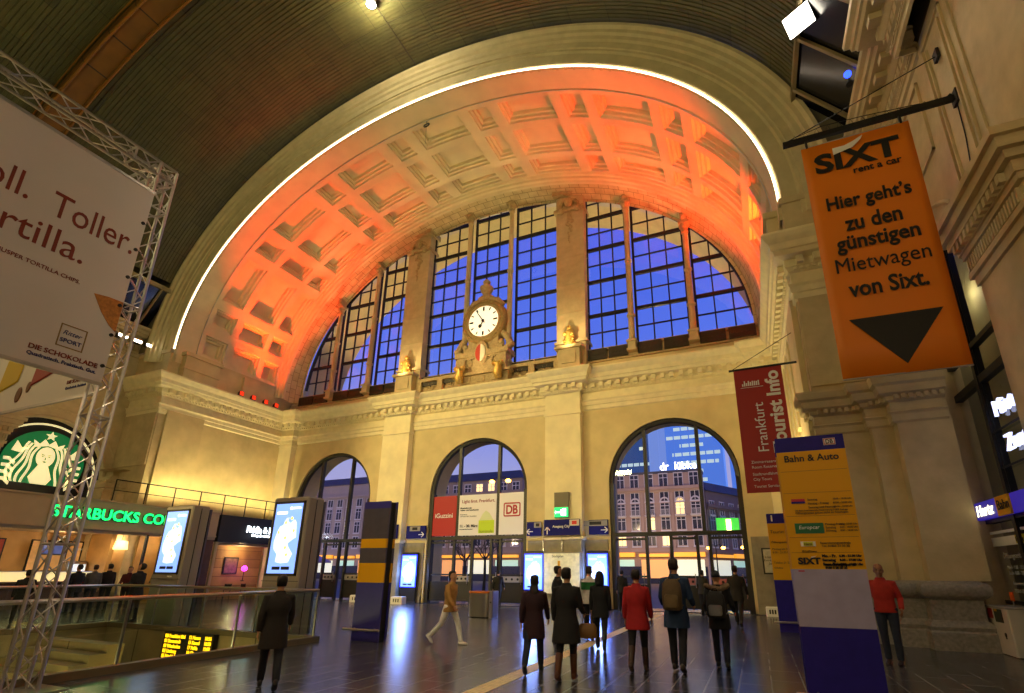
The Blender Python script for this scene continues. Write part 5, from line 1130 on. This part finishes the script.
def building(name, label, x0, x1, y0, dep, H, floors, cols, m, lit=(), arched=(), roof='flat', balc=(), rot=0, shop=True, group=None):
    t = thing(name, label, 'building', (x0, y0, 0), rot, group); L = x1 - x0
    b = MB(); b.bx(0, L, 0, dep, 0, H); b.build('wall', m, t)
    b = MB()
    for z in (4.6, H - 2.6): b.bx(-.2, L + .2, -.5, 0, z, z + .5); b.bx(-.1, L + .1, -.25, 0, z - .3, z)
    for z in floors[1:-1]: b.bx(0, L, -.15, 0, z - 1.4, z - 1.2)
    for k in range(cols + 1):
        x = L * k / cols
        if 0 < k < cols and k % 2: b.bx(x - .18, x + .18, -.18, 0, 5, H - 2.6)
    b.build('cornices', m, t)
    b = MB()
    if roof == 'mansard': b.loft([[(-.2, -.3, H), (L + .2, -.3, H), (L + .2, dep, H), (-.2, dep, H)], [(1.0, 1.2, H + 1.7), (L - 1.0, 1.2, H + 1.7), (L - 1.0, dep - 1, H + 1.7), (1.0, dep - 1, H + 1.7)]])
    else: b.bx(-.1, L + .1, -.1, dep, H, H + .4)
    b.build('roof', ROOF, t); pr = {}
    for fi, z in enumerate(floors):
        for k in range(cols):
            x = L * (k + .5) / cols; ar = z in arched; key = (ar, (fi, k) in lit); w_, h = .62, 1.0
            if key not in pr:
                f = MB(); f.bx(-w_ - .16, w_ + .16, -.16, 0, -h - .3, -h - .1); f.bx(-w_ - .1, -w_, -.1, 0, -h - .1, h); f.bx(w_, w_ + .1, -.1, 0, -h - .1, h); f.bx(-.05, .05, -.08, 0, -h, h); f.bx(-w_, w_, -.08, 0, .35, .45); f.bx(-w_ - .12, w_ + .12, -.14, 0, h, h + .14)
                if ar:
                    f.tube([((w_ + .06) * math.cos(PI * q / 12), -.06, h + (w_ + .06) * math.sin(PI * q / 12)) for q in range(13)], .12, 6)
                    for q in range(9): xx = -w_ + 2 * w_ * q / 8; f.bx(xx - .02, xx + .02, -.5, -.46, -h, -h + .8)
                    f.bx(-w_ - .1, w_ + .1, -.54, -.44, -h + .8, -h + .86); f.bx(-w_ - .2, w_ + .2, -.6, 0, -h - .15, -h)
                fo = f.build('window', WFR, t); p = MB().bx(-w_, w_, -.04, -.01, -h, h)
                if ar: p.xz([(w_ * math.cos(PI * q / 10), h + w_ * math.sin(PI * q / 10)) for q in range(11)], -.04, -.01)
                po = p.build('pane', PLT if key[1] else PDK, fo); pr[key] = (fo, po); fo.location = (x, 0, z)
            else:
                fo = pr[key][0].copy(); COL.objects.link(fo); fo.location = (x, 0, z); po = pr[key][1].copy(); COL.objects.link(po); po.parent = fo
    if shop:
        
        nb = max(2, cols // 2)
        for k in range(nb):
            a, c_ = L * k / nb + .35, L * (k + 1) / nb - .35; MB().bx(a, c_, -.7, -.2, 3.9, 4.35 + .2 * (k % 2)).build('lit_awning', AWN, t)
            MB().bx(a + .2, c_ - .2, -.12, -.02, (1.2, 2.5, .8)[k % 3], 3.5).build('shop_window', (SHP, SHG, SHO)[k % 3], t)
        MB().bx(.2, L - .2, -.1, 0, 0, 2.5).build('shop_base', PDK, t)
    return t
LIT = {(4, 1), (4, 2), (1, 5), (0, 3), (2, 7), (0, 6)}
t = building('corner_building', 'pale stone corner building with arched windows seen through the big doorway', -27.5, -6.6, 80, 3, 16.7, (6.6, 9.0, 11.2, 13.4, 15.6), 9, BST, LIT, (11.2,))
s_ = thing('roof_sign', 'white glowing two word sign standing on the roof edge of the corner building', 'sign', (-10.0, 80.2, 17.1)); text('lettering', 'dr  lübke', mat('roof_sign_white', 'ffffff', .4, emit='ffffff', power=5), s_, (0, 0, .75), width=5.6, height=1.2, bold=0, extrude=.08); m = MB(); m.tube([(-3, .1, .0), (3, .1, .0)], .06, 5)
for x in (-2.8, 0, 2.8): m.bx(x - .05, x + .05, .08, .16, 0, .7)
m.build('support', IRON, s_)
building('side_street_building', 'darker terrace receding down the side street beside the corner building', -6.5, 34, 83.6, 6, 14.2, (6.6, 9.2, 11.6), 14, mat('dark_facade', '6a5a58', .8, var=.1, scale=.4), {(0, 3), (1, 8), (2, 5)}, (), 'mansard', rot=math.radians(62))
g_ = thing('green_billboard', 'bright green lit billboard on the terrace in the side street', 'billboard', (-3.6, 83.0, 7.6), math.radians(20)); MB().bx(-1.7, 1.7, -.15, 0, 0, 2.1).build('panel', mat('billboard_green', '2fb02c', .5, emit='38d030', power=.9), g_); MB().bx(-.25, .45, -.3, -.15, .1, 1.9).build('lamp', mat('billboard_lamp', 'fff0a0', .4, emit='ffe890', power=6), g_)
building('middle_building', 'grey stone building with lit windows seen through the middle doorway', -64, -37, 80, 20, 17.6, (7.0, 10.0, 13.0, 15.9), 11, mat('grey_facade', '80706a', .8, var=.1, scale=.4), {(3, 3), (3, 7), (3, 8), (2, 9), (1, 4)}, (), 'mansard')
building('office_building', 'plain plaster building with rows of windows seen through the doorway by the shops', -100, -67, 80, 20, 18.6, (7.0, 9.9, 12.6, 15.2), 13, BPL, {(0, 3), (1, 9)}, (), 'mansard')
def tower(label, x0, x1, y, H, m, stripes, dep=30):
    t = thing('skyscraper', label, 'skyscraper', (x0, y, 0)); L = x1 - x0; MB().bx(0, L, 0, dep, 0, H).build('shaft', m, t); b = MB(); v = MB()
    for k in range(int(L / 3) + 1): x = L * k / max(1, int(L / 3)); v.bx(x - .25, x + .25, -.4, 0, 0, H)
    v.build('mullions', m, t); random.seed(int(H)); q = MB()
    for z in np.arange(20, H - 3, 3.9):
        if random.random() < stripes:
            a = random.uniform(0, .25) * L; c_ = random.uniform(.6, 1) * L; b.bx(a, c_, -.3, -.1, z, z + 1.5)
        else:
            for k in range(3):
                if random.random() < stripes: x = random.uniform(0, L - 3); q.bx(x, x + 2.5, -.3, -.1, z, z + 1.6)
    b.build('lit_floors', mat('tower_light', 'dff0d8', .4, emit='d6ecd0', power=.6), t)
    if q.v: q.build('lit_rooms', mat('tower_room', 'eaf4c8', .4, emit='eef4c0', power=.8), t)
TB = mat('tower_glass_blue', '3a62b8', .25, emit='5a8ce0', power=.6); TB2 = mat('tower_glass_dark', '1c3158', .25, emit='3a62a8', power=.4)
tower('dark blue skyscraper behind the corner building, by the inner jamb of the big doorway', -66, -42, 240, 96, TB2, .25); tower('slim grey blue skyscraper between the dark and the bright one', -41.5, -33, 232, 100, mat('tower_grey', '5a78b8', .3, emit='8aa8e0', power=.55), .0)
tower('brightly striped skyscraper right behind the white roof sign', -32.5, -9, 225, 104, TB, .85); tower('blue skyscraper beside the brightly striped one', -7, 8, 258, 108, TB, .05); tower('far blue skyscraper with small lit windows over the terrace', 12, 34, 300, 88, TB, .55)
def lampost(x, y, h, label):
    t = thing('street_lamp', label, 'street lamp', (x, y, 0), group='street lamps outside'); m = MB(); m.tube([(0, 0, 0), (0, 0, h * .5), (0, 0, h)], [.1, .07, .05], 8); m.build('pole', IRON, t); m = MB(); m.tube([(-.8, 0, h - .1), (-.4, 0, h + .12), (0, 0, h), (.4, 0, h + .12), (.8, 0, h - .1)], .035, 6); m.build('arms', IRON, t)
    for sx in (-.8, .8): m = MB(); m.ball((sx, 0, h - .25), .24, 12, 8, (1, 1, .7)); m.build('lamp_globe', mat('sodium_glow', 'ffcf70', emit='ffb53c', power=20), t, True)
lampost(-20.2, 39, 9.5, 'double street lamp with orange globes seen through the middle doorway'); lampost(-4.2, 62, 4.6, 'short street lamp with orange globes in front of the corner building'); lampost(-.6, 66, 4.8, 'short street lamp near the terrace by the side street')
for x, y, z, c, pw in ((-20, 62, 9, (1, .72, .4), 3000), (-15, 64, 7, (1, .72, .42), 5200), (-47, 62, 7, (1, .72, .42), 5600), (-80, 62, 7, (.95, .78, .75), 5600), (4, 70, 7, (1, .75, .5), 3500)): spot('facade_fill_spot', (x, y, z), (x - 1, y + 20, 7.5), pw, c, 165, .5, .2)  # unseen spots added to brighten the facades, not tied to the lampposts
def tree(x, y, h, label, sd):
    random.seed(sd); t = thing('bare_tree', label, 'tree', (x, y, 0), group='bare trees outside'); m = MB(); m.tube([(0, 0, 0), (.05, 0, h * .3), (0, .05, h * .5)], [.14, .11, .09], 8); m.build('trunk', IRON, t); m = MB()
    def br(p, d, L, r, n):
        q = p + d * L; mid = p + d * L * .5 + Vector((random.uniform(-.1, .1), 0, random.uniform(-.05, .1))) * L; m.tube([p, mid, q], [r, r * .8, r * .6], 5, False)
        if n:
            for k in range(3): br(q if k else mid, (d + Vector((random.uniform(-.9, .9), random.uniform(-.6, .6), random.uniform(-.2, .6)))).normalized(), L * .7, r * .55, n - 1)
    for k in range(5): a = k * 1.3; br(Vector((0, .05, h * .48)), Vector((math.cos(a) * .7, math.sin(a) * .7, .8)).normalized(), h * .2, .06, 3)
    m.build('branches', IRON, t)
tree(-19.8, 36, 5.2, 'bare dark tree outside the middle doorway beside the orange lamp', 2); tree(-24.0, 40, 5.0, 'bare dark tree outside the middle doorway nearer the coffee shop', 5)
def parasol(x, y, label):
    t = thing('parasol', label, 'parasol', (x, y, 0), group='mauve parasols outside'); MB().lathe([(.3, 0), (.3, .06), (.03, .08), (.03, 2.6)], n=12).build('pole', IRON, t); m = MB(); m.lathe([(1.75, 2.25), (1.7, 2.4), (.1, 3.1), (.0, 3.12)], n=8); m.build('canopy', mat('mauve_cloth', '9a7f98', .8, emit='a080a0', power=.08), t)
parasol(-35.0, 33, 'mauve parasol outside the doorway by the shops, nearer the middle doorway'); parasol(-38.6, 34, 'mauve parasol outside the doorway by the shops, partly behind the pylon'); point('parasol_light', (-35.5, 31.5, 1.8), 60, (1, .85, .8), .1)
# ================================================================ people
def fused(mb, name, m, parent, voxel, ratio, smooth=2):
    me = bpy.data.meshes.new(name); me.from_pydata(mb.v, [], mb.f); me.update()
    bm = bmesh.new(); bm.from_mesh(me); bmesh.ops.recalc_face_normals(bm, faces=bm.faces); bm.to_mesh(me); bm.free()
    o = bpy.data.objects.new('tmp', me); COL.objects.link(o)
    r = o.modifiers.new('r', 'REMESH'); r.mode = 'VOXEL'; r.voxel_size = voxel
    if smooth: s = o.modifiers.new('s', 'SMOOTH'); s.iterations = smooth; s.factor = .5
    d = o.modifiers.new('d', 'DECIMATE'); d.ratio = ratio
    dg = bpy.context.evaluated_depsgraph_get(); dg.update(); ne = bpy.data.meshes.new_from_object(o.evaluated_get(dg)); bpy.data.objects.remove(o); bpy.data.meshes.remove(me)
    ne.name = name; ne.materials.clear(); ne.materials.append(m); ne.polygons.foreach_set('use_smooth', [True] * len(ne.polygons))
    q = bpy.data.objects.new(name, ne); COL.objects.link(q); q.parent = parent; return q
def capsule(mb, pts, rs, n=12):
    P_, R_ = [Vector(p) for p in pts], list(rs); d0 = (P_[0] - P_[1]).normalized(); d1 = (P_[-1] - P_[-2]).normalized()
    P_ = [P_[0] + d0 * R_[0] * .75] + P_ + [P_[-1] + d1 * R_[-1] * .75]; R_ = [R_[0] * .5] + R_ + [R_[-1] * .5]; mb.tube(P_, R_, n)
def oval(cx, cy, z, rx, ry, n=20, p=1.0):
    return [(cx + rx * math.copysign(abs(math.cos(2 * PI * k / n)) ** p, math.cos(2 * PI * k / n)), cy + ry * math.copysign(abs(math.sin(2 * PI * k / n)) ** p, math.sin(2 * PI * k / n)), z) for k in range(n)]
HEADR = [(-.01, .02, .075, .035), (.0, .034, .088, .02), (.03, .05, .096, -.02), (.06, .06, .097, -.055), (.09, .067, .096, -.078), (.12, .072, .094, -.09), (.15, .0755, .093, -.098), (.18, .075, .09, -.1), (.205, .068, .078, -.095), (.225, .052, .055, -.08), (.238, .028, .02, -.05), (.241, .01, .0, -.03)]
CLO = {}
def cloth(c): return mat('cloth_' + c, c, .85, var=.15, scale=9, bump=.15)
def person(label, pos, rz, h=1.75, coat='1a1a1c', hem=.80, legs=((20, 8), (-16, 18)), arms=((-18, 8, 18), (20, 8, 22)), trousers='15161c', shoes='14100c', hair='1c130c', skin='b5835f', lean=3, hy=0, hp=0, head='hair', boots=False, group=None, fur=None, flare=0, scarf=None, stripe=None, detail=True):
    t = thing('person', label, 'person', (pos[0], pos[1], 0), rz, group); K = h / 1.75
    ln = math.tan(math.radians(lean)); S = lambda p: Vector((p[0], p[1] + (p[2] - .93) * ln, p[2]))
    # legs
    lg = []
    for s, (a, b) in zip((-1, 1), legs):
        a, b = math.radians(a), math.radians(b); hip = Vector((s * .095, 0, .93)); kn = hip + Vector((s * .005, math.sin(a), -math.cos(a))) * .43; an = kn + Vector((0, math.sin(a - b), -math.cos(a - b))) * .42; lg.append((hip, kn, an, a - b))
    def sole(L): an, f = L[2], min(0, L[3]) * .9; return min((an + Vector((0, .17 * math.cos(f) , .17 * math.sin(f) - .07))).z, (an + Vector((0, -.07, -.08))).z)
    lo = min(sole(L) for L in lg); up_ = -lo; off = Vector((0, 0, up_))
    body = MB(); co = MB(); tr = MB()
    # arms
    ar = []
    for s, (sw, ab, el) in zip((-1, 1), arms):
        sw, ab, el = math.radians(sw), math.radians(ab), math.radians(el); sh = S((s * .18, -.005, 1.405)); d = Vector((s * math.sin(ab), math.sin(sw) * math.cos(ab), -math.cos(sw) * math.cos(ab))); e = sh + d * .29
        d2 = Vector((s * math.sin(ab) * .3 - s * math.sin(max(0, el - 1)) * .5, math.sin(sw + el), -math.cos(sw + el))).normalized(); w = e + d2 * .25; ar.append((s, sh, e, w, d2))
    # body surface
    body.loft([[S(p) for p in oval(0, 0, z, rx, ry)] for z, rx, ry in ((.88, .13, .09), (1.0, .145, .1), (1.15, .14, .1), (1.3, .16, .105), (1.4, .15, .085), (1.45, .07, .06))])
    capsule(body, [S((0, -.015, 1.38)), S((0, .005, 1.5)), S((0, .012, 1.57))], [.06, .054, .052])
    hc = S((0, .005, 1.51)); HR = Matrix.Translation(hc) @ Matrix.Rotation(math.radians(hy), 4, 'Z') @ Matrix.Rotation(math.radians(-hp), 4, 'X')
    def H(p): return HR @ Vector(p)
    body.loft([[H(p) for p in oval(0, (f + b) / 2, z, w_, (f - b) / 2, 20)] for z, w_, f, b in HEADR])
    nz = [(0, .092, .135), (0, .108, .105), (0, .116, .085), (0, .1, .075)]; capsule(body, [H(p) for p in nz], [.009, .012, .015, .012], 8)
    for s in (-1, 1):
        body.ball(H((s * .077, -.008, .105)), .03, 8, 6, (.35, .6, 1.05)); body.ball(H((s * .032, .088, .145)), .016, 8, 6, (1.5, .7, .6)); body.ball(H((s * .04, .068, .085)), .026, 8, 6)
    body.ball(H((0, .093, .055)), .02, 8, 6, (1.4, .6, .8)); body.ball(H((0, .085, .012)), .02, 8, 6)
    for (s, sh, e, w, d2) in ar:
        capsule(body, [sh, e, w], [.045, .036, .026], 10)
        # hand: palm, four bent fingers, thumb from the side of the palm
        side = Vector((0, 1, 0)); side = (side - d2 * side.dot(d2)).normalized(); nn = d2.cross(side) * s; nn = nn if nn.x * s < 0 else -nn
        pc = [w, w + d2 * .03, w + d2 * .06, w + d2 * .088]; rr = [.022, .034, .038, .035]
        body.loft([[q + side * r * math.cos(2 * PI * k / 12) + nn * r * .42 * math.sin(2 * PI * k / 12) for k in range(12)] for q, r in zip(pc, rr)])
        for k, (o_, L) in enumerate(((-.033, .058), (-.0115, .072), (.0115, .078), (.033, .07))):
            b0 = w + d2 * .08 + side * o_; f1 = b0 + (d2 * .92 + nn * .28 + side * o_ * 2.2).normalized() * L * .5; f2 = f1 + (d2 * .75 + nn * .62).normalized() * L * .5; capsule(body, [b0, f1, f2], [.0085, .008, .007], 7)
        b0 = w + d2 * .025 + side * .028; f1 = b0 + (d2 * .6 + side * .75).normalized() * .038; f2 = f1 + (d2 * .9 + side * .25 + nn * .3).normalized() * .032; capsule(body, [b0, f1, f2], [.012, .0105, .009], 7)
    for (hip, kn, an, f) in lg: capsule(body, [hip, kn, an], [.06, .045, .035], 10)
    # coat
    hz = hem; fl_ = flare + .012 * max(0, (.9 - hz) * 10)
    rings = [(hz, .185 + fl_, .135 + fl_), (max(hz + .02, .86), .19 + fl_ * .4, .14 + fl_ * .3), (.98, .176, .132), (1.1, .165, .122), (1.24, .2, .138), (1.34, .2, .125), (1.39, .175, .11), (1.43, .125, .095), (1.465, .088, .082), (1.505, .074, .076)]
    co.loft([[S(p) for p in oval(0, -.005, z, rx, ry, 24, .9)] for z, rx, ry in rings])
    for (s, sh, e, w, d2) in ar: capsule(co, [S((s * .13, -.005, 1.4)), sh, sh + (e - sh) * .5, e, e + (w - e) * .5, w - d2 * .03], [.06, .064, .06, .055, .05, .045], 14)
    # trousers
    tr.loft([oval(0, 0, z, rx, ry) for z, rx, ry in ((.86, .15, .115), (.95, .165, .12), (1.04, .16, .115))])
    for (hip, kn, an, f) in lg:
        low = kn + (an - kn) * (.3 if boots else .97); capsule(tr, [hip + Vector((0, 0, .02)), hip + (kn - hip) * .5, kn, kn + (low - kn) * .55, low], [.098, .086, .068, .062, .056], 14)
    def fin(mb): mb.v = [tuple((Vector(p) + off) * K) for p in mb.v]; return mb
    vx = .0075 if detail else .011
    b = fused(fin(body), 'body', mat('skin_' + skin, skin, .6, var=.06, scale=6), t, vx, .22 if detail else .3, 1)
    fused(fin(co), 'coat', cloth(coat), t, .012, .35); fused(fin(tr), 'trousers', cloth(trousers), t, .012, .35)
    for s, (hip, kn, an, f) in zip((-1, 1), lg):
        sm = MB(); c_, s_ = math.cos(min(0, f) * .9), math.sin(min(0, f) * .9)
        def Fp(x, y, z): return an + Vector((x, y * c_ - z * s_, y * s_ + z * c_))
        sm.loft([[Fp(x, y, z) for x, z in [(rx * math.cos(2 * PI * k / 12), zc + rz_ * max(-.999 if 1 else 0, math.sin(2 * PI * k / 12)) if math.sin(2 * PI * k / 12) > 0 else zc - min(.08 + zc, rz_) * abs(math.sin(2 * PI * k / 12)) ** .4) for k in range(12)]] for y, rx, rz_, zc in ((-.075, .02, .03, -.045), (-.065, .034, .055, -.04), (-.02, .04, .07, -.03), (.05, .042, .045, -.042), (.11, .045, .03, -.05), (.16, .036, .022, -.055), (.185, .015, .012, -.06))])
        if boots: capsule(sm, [an + Vector((0, 0, -.02)), an + (kn - an) * .4, an + (kn - an) * .72], [.05, .056, .064], 12)
        fin(sm).build('boot' if boots else 'shoe', mat('leather_' + shoes, shoes, .5), t, True)
    # head wear
    hm = MB()
    if head in ('hair', 'long'):
        R_ = []
        for z, w_, f, bk in HEADR[3:]:
            zz_ = z; ff = (f + .012) if z > .19 else (-.02 + (z - .06) * .3 if z < .17 else .03); R_.append([H(p) for p in oval(0, (ff + bk - .014) / 2, zz_ + .012 * (z > .2), w_ + .009, (ff - bk + .014) / 2, 20)])
        if head == 'long': R_ = [[H(p) for p in oval(0, -.075, z, rx, ry, 20)] for z, rx, ry in ((-.16, .06, .03), (-.1, .085, .045), (0, .085, .05))] + R_
        hm.loft(R_); fin(hm).build('hair', mat('hair_' + hair, hair, .6, var=.3, scale=40), t, True)
    elif head == 'bald':
        for s in (-1, 1): hm.ball(H((s * .066, -.045, .11)), .04, 10, 8, (.4, 1.1, .8))
        hm.ball(H((0, -.09, .1)), .05, 10, 8, (1.2, .4, .8)); fin(hm).build('hair', mat('hair_' + hair, hair, .7), t, True)
    elif head in ('knit', 'cap'):
        R_ = [[H(p) for p in oval(0, -.006, z, w_, l_, 20)] for z, w_, l_ in ((.13, .084, .108), (.17, .087, .112), (.21, .08, .1), (.245, .055, .07), (.265, .02, .03))]; hm.loft(R_)
        if head == 'cap': hm.loft([[H(p) for p in oval(0, .12, .15, .06, .06, 16)], [H(p) for p in oval(0, .12, .163, .062, .062, 16)]])
        fin(hm).build('hat', cloth(hair), t, True)
    elif head == 'hood':
        R_ = [[H(p) for p in oval(0, -.015 + y, z, w_, l_, 20)] for z, w_, l_, y in ((-.06, .11, .12, -.02), (.02, .112, .125, -.01), (.1, .115, .132, 0), (.18, .108, .128, 0), (.24, .08, .1, -.01), (.28, .035, .05, -.04))]; hm.loft(R_); fin(hm).build('hood', cloth(coat), t, True)
    if fur:
        f = MB(); random.seed(5)
        for k in range(26): a = 2 * PI * k / 26; f.ball(S((.2 * math.cos(a), -.03 + .12 * math.sin(a), 1.455 + .03 * math.sin(a * 2 + 1))), .045 + random.random() * .015, 7, 5)
        fin(f).build('fur_trim', mat('fur', fur, .95, var=.3, scale=60, bump=.8), t, True)
    if scarf: f = MB(); f.tube([S((.085 * math.cos(a), .0 + .085 * math.sin(a), 1.5)) for a in np.linspace(0, 2 * PI, 17)], .032, 8); fin(f).build('scarf', cloth(scarf), t, True)
    if stripe: f = MB(); f.loft([[S(p) for p in oval(0, -.005, z, .213, .147, 24, .9)] for z in (1.18, 1.36)], cap=False); fin(f).build('chest_panel', cloth(stripe), t, True)
    if detail:
        for s in (-1, 1): e = MB(); e.ball(H((s * .031, .094, .128)), .011, 8, 6); fin(e).build('eye', mat('eye_dark', '1c1410', .3), t, True)
        e = MB(); e.ball(H((0, .103, .056)), .014, 8, 6, (1.5, .4, .35)); fin(e).build('lips', mat('lips', '8a4a40', .6), t, True)
    return t
WALK = ((22, 6), (-18, 20)); WALK2 = ((-20, 22), (20, 5)); STAND = ((2, 2), (-2, 3)); SHORT = ((10, 5), (-10, 14))
DOWN = ((2, 7, 12), (-2, 7, 14)); POCK = ((-12, 14, 55), (-10, 14, 52)); FWD = ((5, 10, 75), (8, 10, 70))
SWING = ((-16, 9, 15), (18, 9, 22))
person('woman in a bright red coat walking away with dark hair and brown boots', (-2.1, 9.56), .06, 1.70, '9c1014', .70, ((-12, 22), (10, 4)), ((-4, 9, 14), (6, 9, 16)), '121014', '3a2416', '1a120c', boots=True, flare=.02)
person('tall man in a navy coat walking away beside the woman in red', (-1.44, 9.76), -.04, 1.88, '1c3354', .66, SHORT, ((4, 12, 55), (2, 12, 60)), '16161e', '2a1c12', '251810')
person('person in black with a fur trimmed hood and knit hat walking away', (-.77, 10.49), -.05, 1.66, '17171b', .68, ((6, 3), (-6, 8)), ((8, 14, 50), (8, 14, 50)), '191c2c', '100e0c', '22242a', head='knit', fur='8a7256')
person('man in a long dark brown coat walking towards the big doorway', (-.73, 18.29), -.1, 1.90, '221c18', .74, WALK, ((-6, 10, 20), (10, 14, 25)), '121114', '1a120c', '1c130c')
person('balding man in a red jacket and jeans standing by the stone pier', (2.22, 12.25), PI - .35, 1.84, 'a5261c', .88, STAND, POCK, '232a3c', '2a1a12', '2a221c', skin='8f6144', head='bald', hy=12)
person('person in a tan jacket and white trousers striding across the floor', (-6.92, 10.95), -PI / 2, 1.70, 'b08442', .80, ((26, 10), (-22, 26)), SWING, 'f4efe2', 'efe9dc', '1a120c')
person('person in a dark maroon coat walking away, nearest the pale guiding strip', (-3.75, 8.7), .25, 1.62, '2a0e18', .62, WALK2, SWING, '1d2438', '14100e', '1a100c', head='long')
person('woman in a long black coat with tall brown boots', (-2.98, 8.25), .1, 1.70, '141113', .56, ((-8, 16), (8, 4)), ((0, 9, 20), (5, 10, 60)), '14141a', '5a3018', '140e0a', boots=True, flare=.02)
person('person in a black hooded coat and black boots behind the pale guiding strip', (-3.38, 11.6), .2, 1.64, '111114', .72, ((16, 6), (-14, 16)), DOWN, '15151a', '0d0c0c', '111111', head='hood', boots=True)
person('man in a dark jacket standing in front of the lit map showcase', (-4.75, 12.45), -.9, 1.78, '17161a', .84, STAND, FWD, '17161c', '14100c', '1a120c')
person('person in a white jacket with a green chest panel amid the walking group', (-4.1, 13.1), .1, 1.78, 'cfcac0', .84, SHORT, DOWN, '1a1a22', '14100c', '30231a', stripe='1f6a34')
person('dark figure in a brown coat walking past the stairwell corner', (-6.75, 5.9), .9, 1.58, '1e1610', .62, ((18, 6), (-16, 18)), SWING, '131118', '100c0a', '17100b', lean=5)
person('man in a long black coat looking down beside the stair railing', (-19.2, 11.05), PI / 2 + .3, 1.84, '1c1c22', .62, STAND, FWD, '121216', '0d0b0a', '17100b', hp=-24)
Q = 'customers waiting at the coffee shop'
person('customer in a grey hooded jacket waiting at the coffee shop', (-24.9, 12.63), 1.2, 1.80, '565456', .86, STAND, DOWN, '1b1d28', '14100c', '2a1c12', group=Q, detail=False)
person('customer in a black jacket beside the grey hooded one at the coffee shop', (-25.1, 13.25), 1.5, 1.84, '141317', .84, STAND, DOWN, '14141a', '100c0a', '1b120c', group=Q, detail=False)
person('customer in a maroon sweater with folded arms at the coffee shop', (-24.6, 13.75), 4.0, 1.74, '54161f', .90, STAND, FWD, '16161e', '100c0a', '1b120c', group=Q, detail=False)
person('customer in a beige jacket wearing a pale cap at the coffee shop', (-24.9, 15.1), 1.3, 1.76, '8d7a58', .86, STAND, FWD, '1a1a20', '14100c', 'a59a80', head='cap', group=Q, detail=False)
person('customer in a dark navy parka seen through the truss tower', (-24.7, 12.0), 1.7, 1.80, '12141e', .74, STAND, DOWN, '12121a', '0e0c0a', '17100b', group=Q, detail=False)
person('dark coated figure by the far stair railing at the edge near the coffee counter', (-21.1, 8.95), 1.2, 1.62, '15110f', .66, WALK, SWING, '111015', '0e0c0a', '17100b', detail=False)
person('dark figure standing just inside the big doorway behind the woman in red', (-5.6, 22.7), .3, 1.72, '16151a', .8, SHORT, DOWN, '14141a', '0e0c0a', '17100b', detail=False)
person('person in a dark olive coat by the big doorway beyond the knit hat', (-2.2, 22.6), -.4, 1.74, '26241a', .8, STAND, FWD, '14141a', '0e0c0a', '1c130c', detail=False)
person('dark figure passing the middle doorway behind the steel bin', (-11.6, 22.5), .2, 1.72, '1b1a1c', .78, WALK, SWING, '14141a', '0e0c0a', '1c130c', detail=False)
def backpack(label, p, rz, z, h, c, c2):
    t = thing('backpack', label, 'backpack', (p[0], p[1], z), rz, 'worn backpacks'); w = .165
    b = MB(); b.loft([oval(0, -.1, q, w * s, .1 * s2, 20, .55) for q, s, s2 in ((0, .8, .8), (.03, 1, 1), (h * .5, 1.02, 1.08), (h * .85, .92, .9), (h, .55, .5))]); b.build('bag', cloth(c), t, 50)
    b = MB(); b.loft([oval(0, -.2, q, w * .72 * s, .045, 16, .6) for q, s in ((.05, .85), (.08, 1), (h * .45, 1), (h * .5, .8))]); b.build('front_pocket', cloth(c2), t, 50)
    for s in (-1, 1): b = MB(); b.tube([(s * .1, -.03, h * .1), (s * .15, .1, h * .15), (s * .13, .28, h * .6), (s * .11, .18, h * 1.02), (s * .08, -.04, h * .95)], .02, 6); b.build('strap', cloth(c2), t)
    b = MB(); b.tube([(-.04, -.08, h * .98), (-.03, -.08, h + .05), (.03, -.08, h + .05), (.04, -.08, h * .98)], .01, 6); b.build('grab_handle', BLACK, t)
backpack('brown backpack on the back of the man in the navy coat', (-1.45, 9.6), -.04, 1.02, .52, '5a4830', '6a5638')
backpack('black and grey backpack on the person with the fur hood', (-.785, 10.34), -.05, .86, .46, '17171a', '6a6a6c')
t = thing('handbag', 'tan handbag carried by the woman with tall brown boots', 'handbag', (-2.68, 8.42, .62), .3); m = MB(); m.loft([oval(0, 0, z, a, b, 16, .6) for z, a, b in ((0, .14, .05), (.03, .16, .06), (.16, .15, .05), (.22, .12, .03))]); m.build('bag', mat('tan_leather', '7a5426', .5), t, 50); m = MB(); m.tube([(-.08, 0, .2), (-.06, 0, .36), (.06, 0, .36), (.08, 0, .2)], .012, 6); m.build('handle', mat('tan_leather', '7a5426'), t)
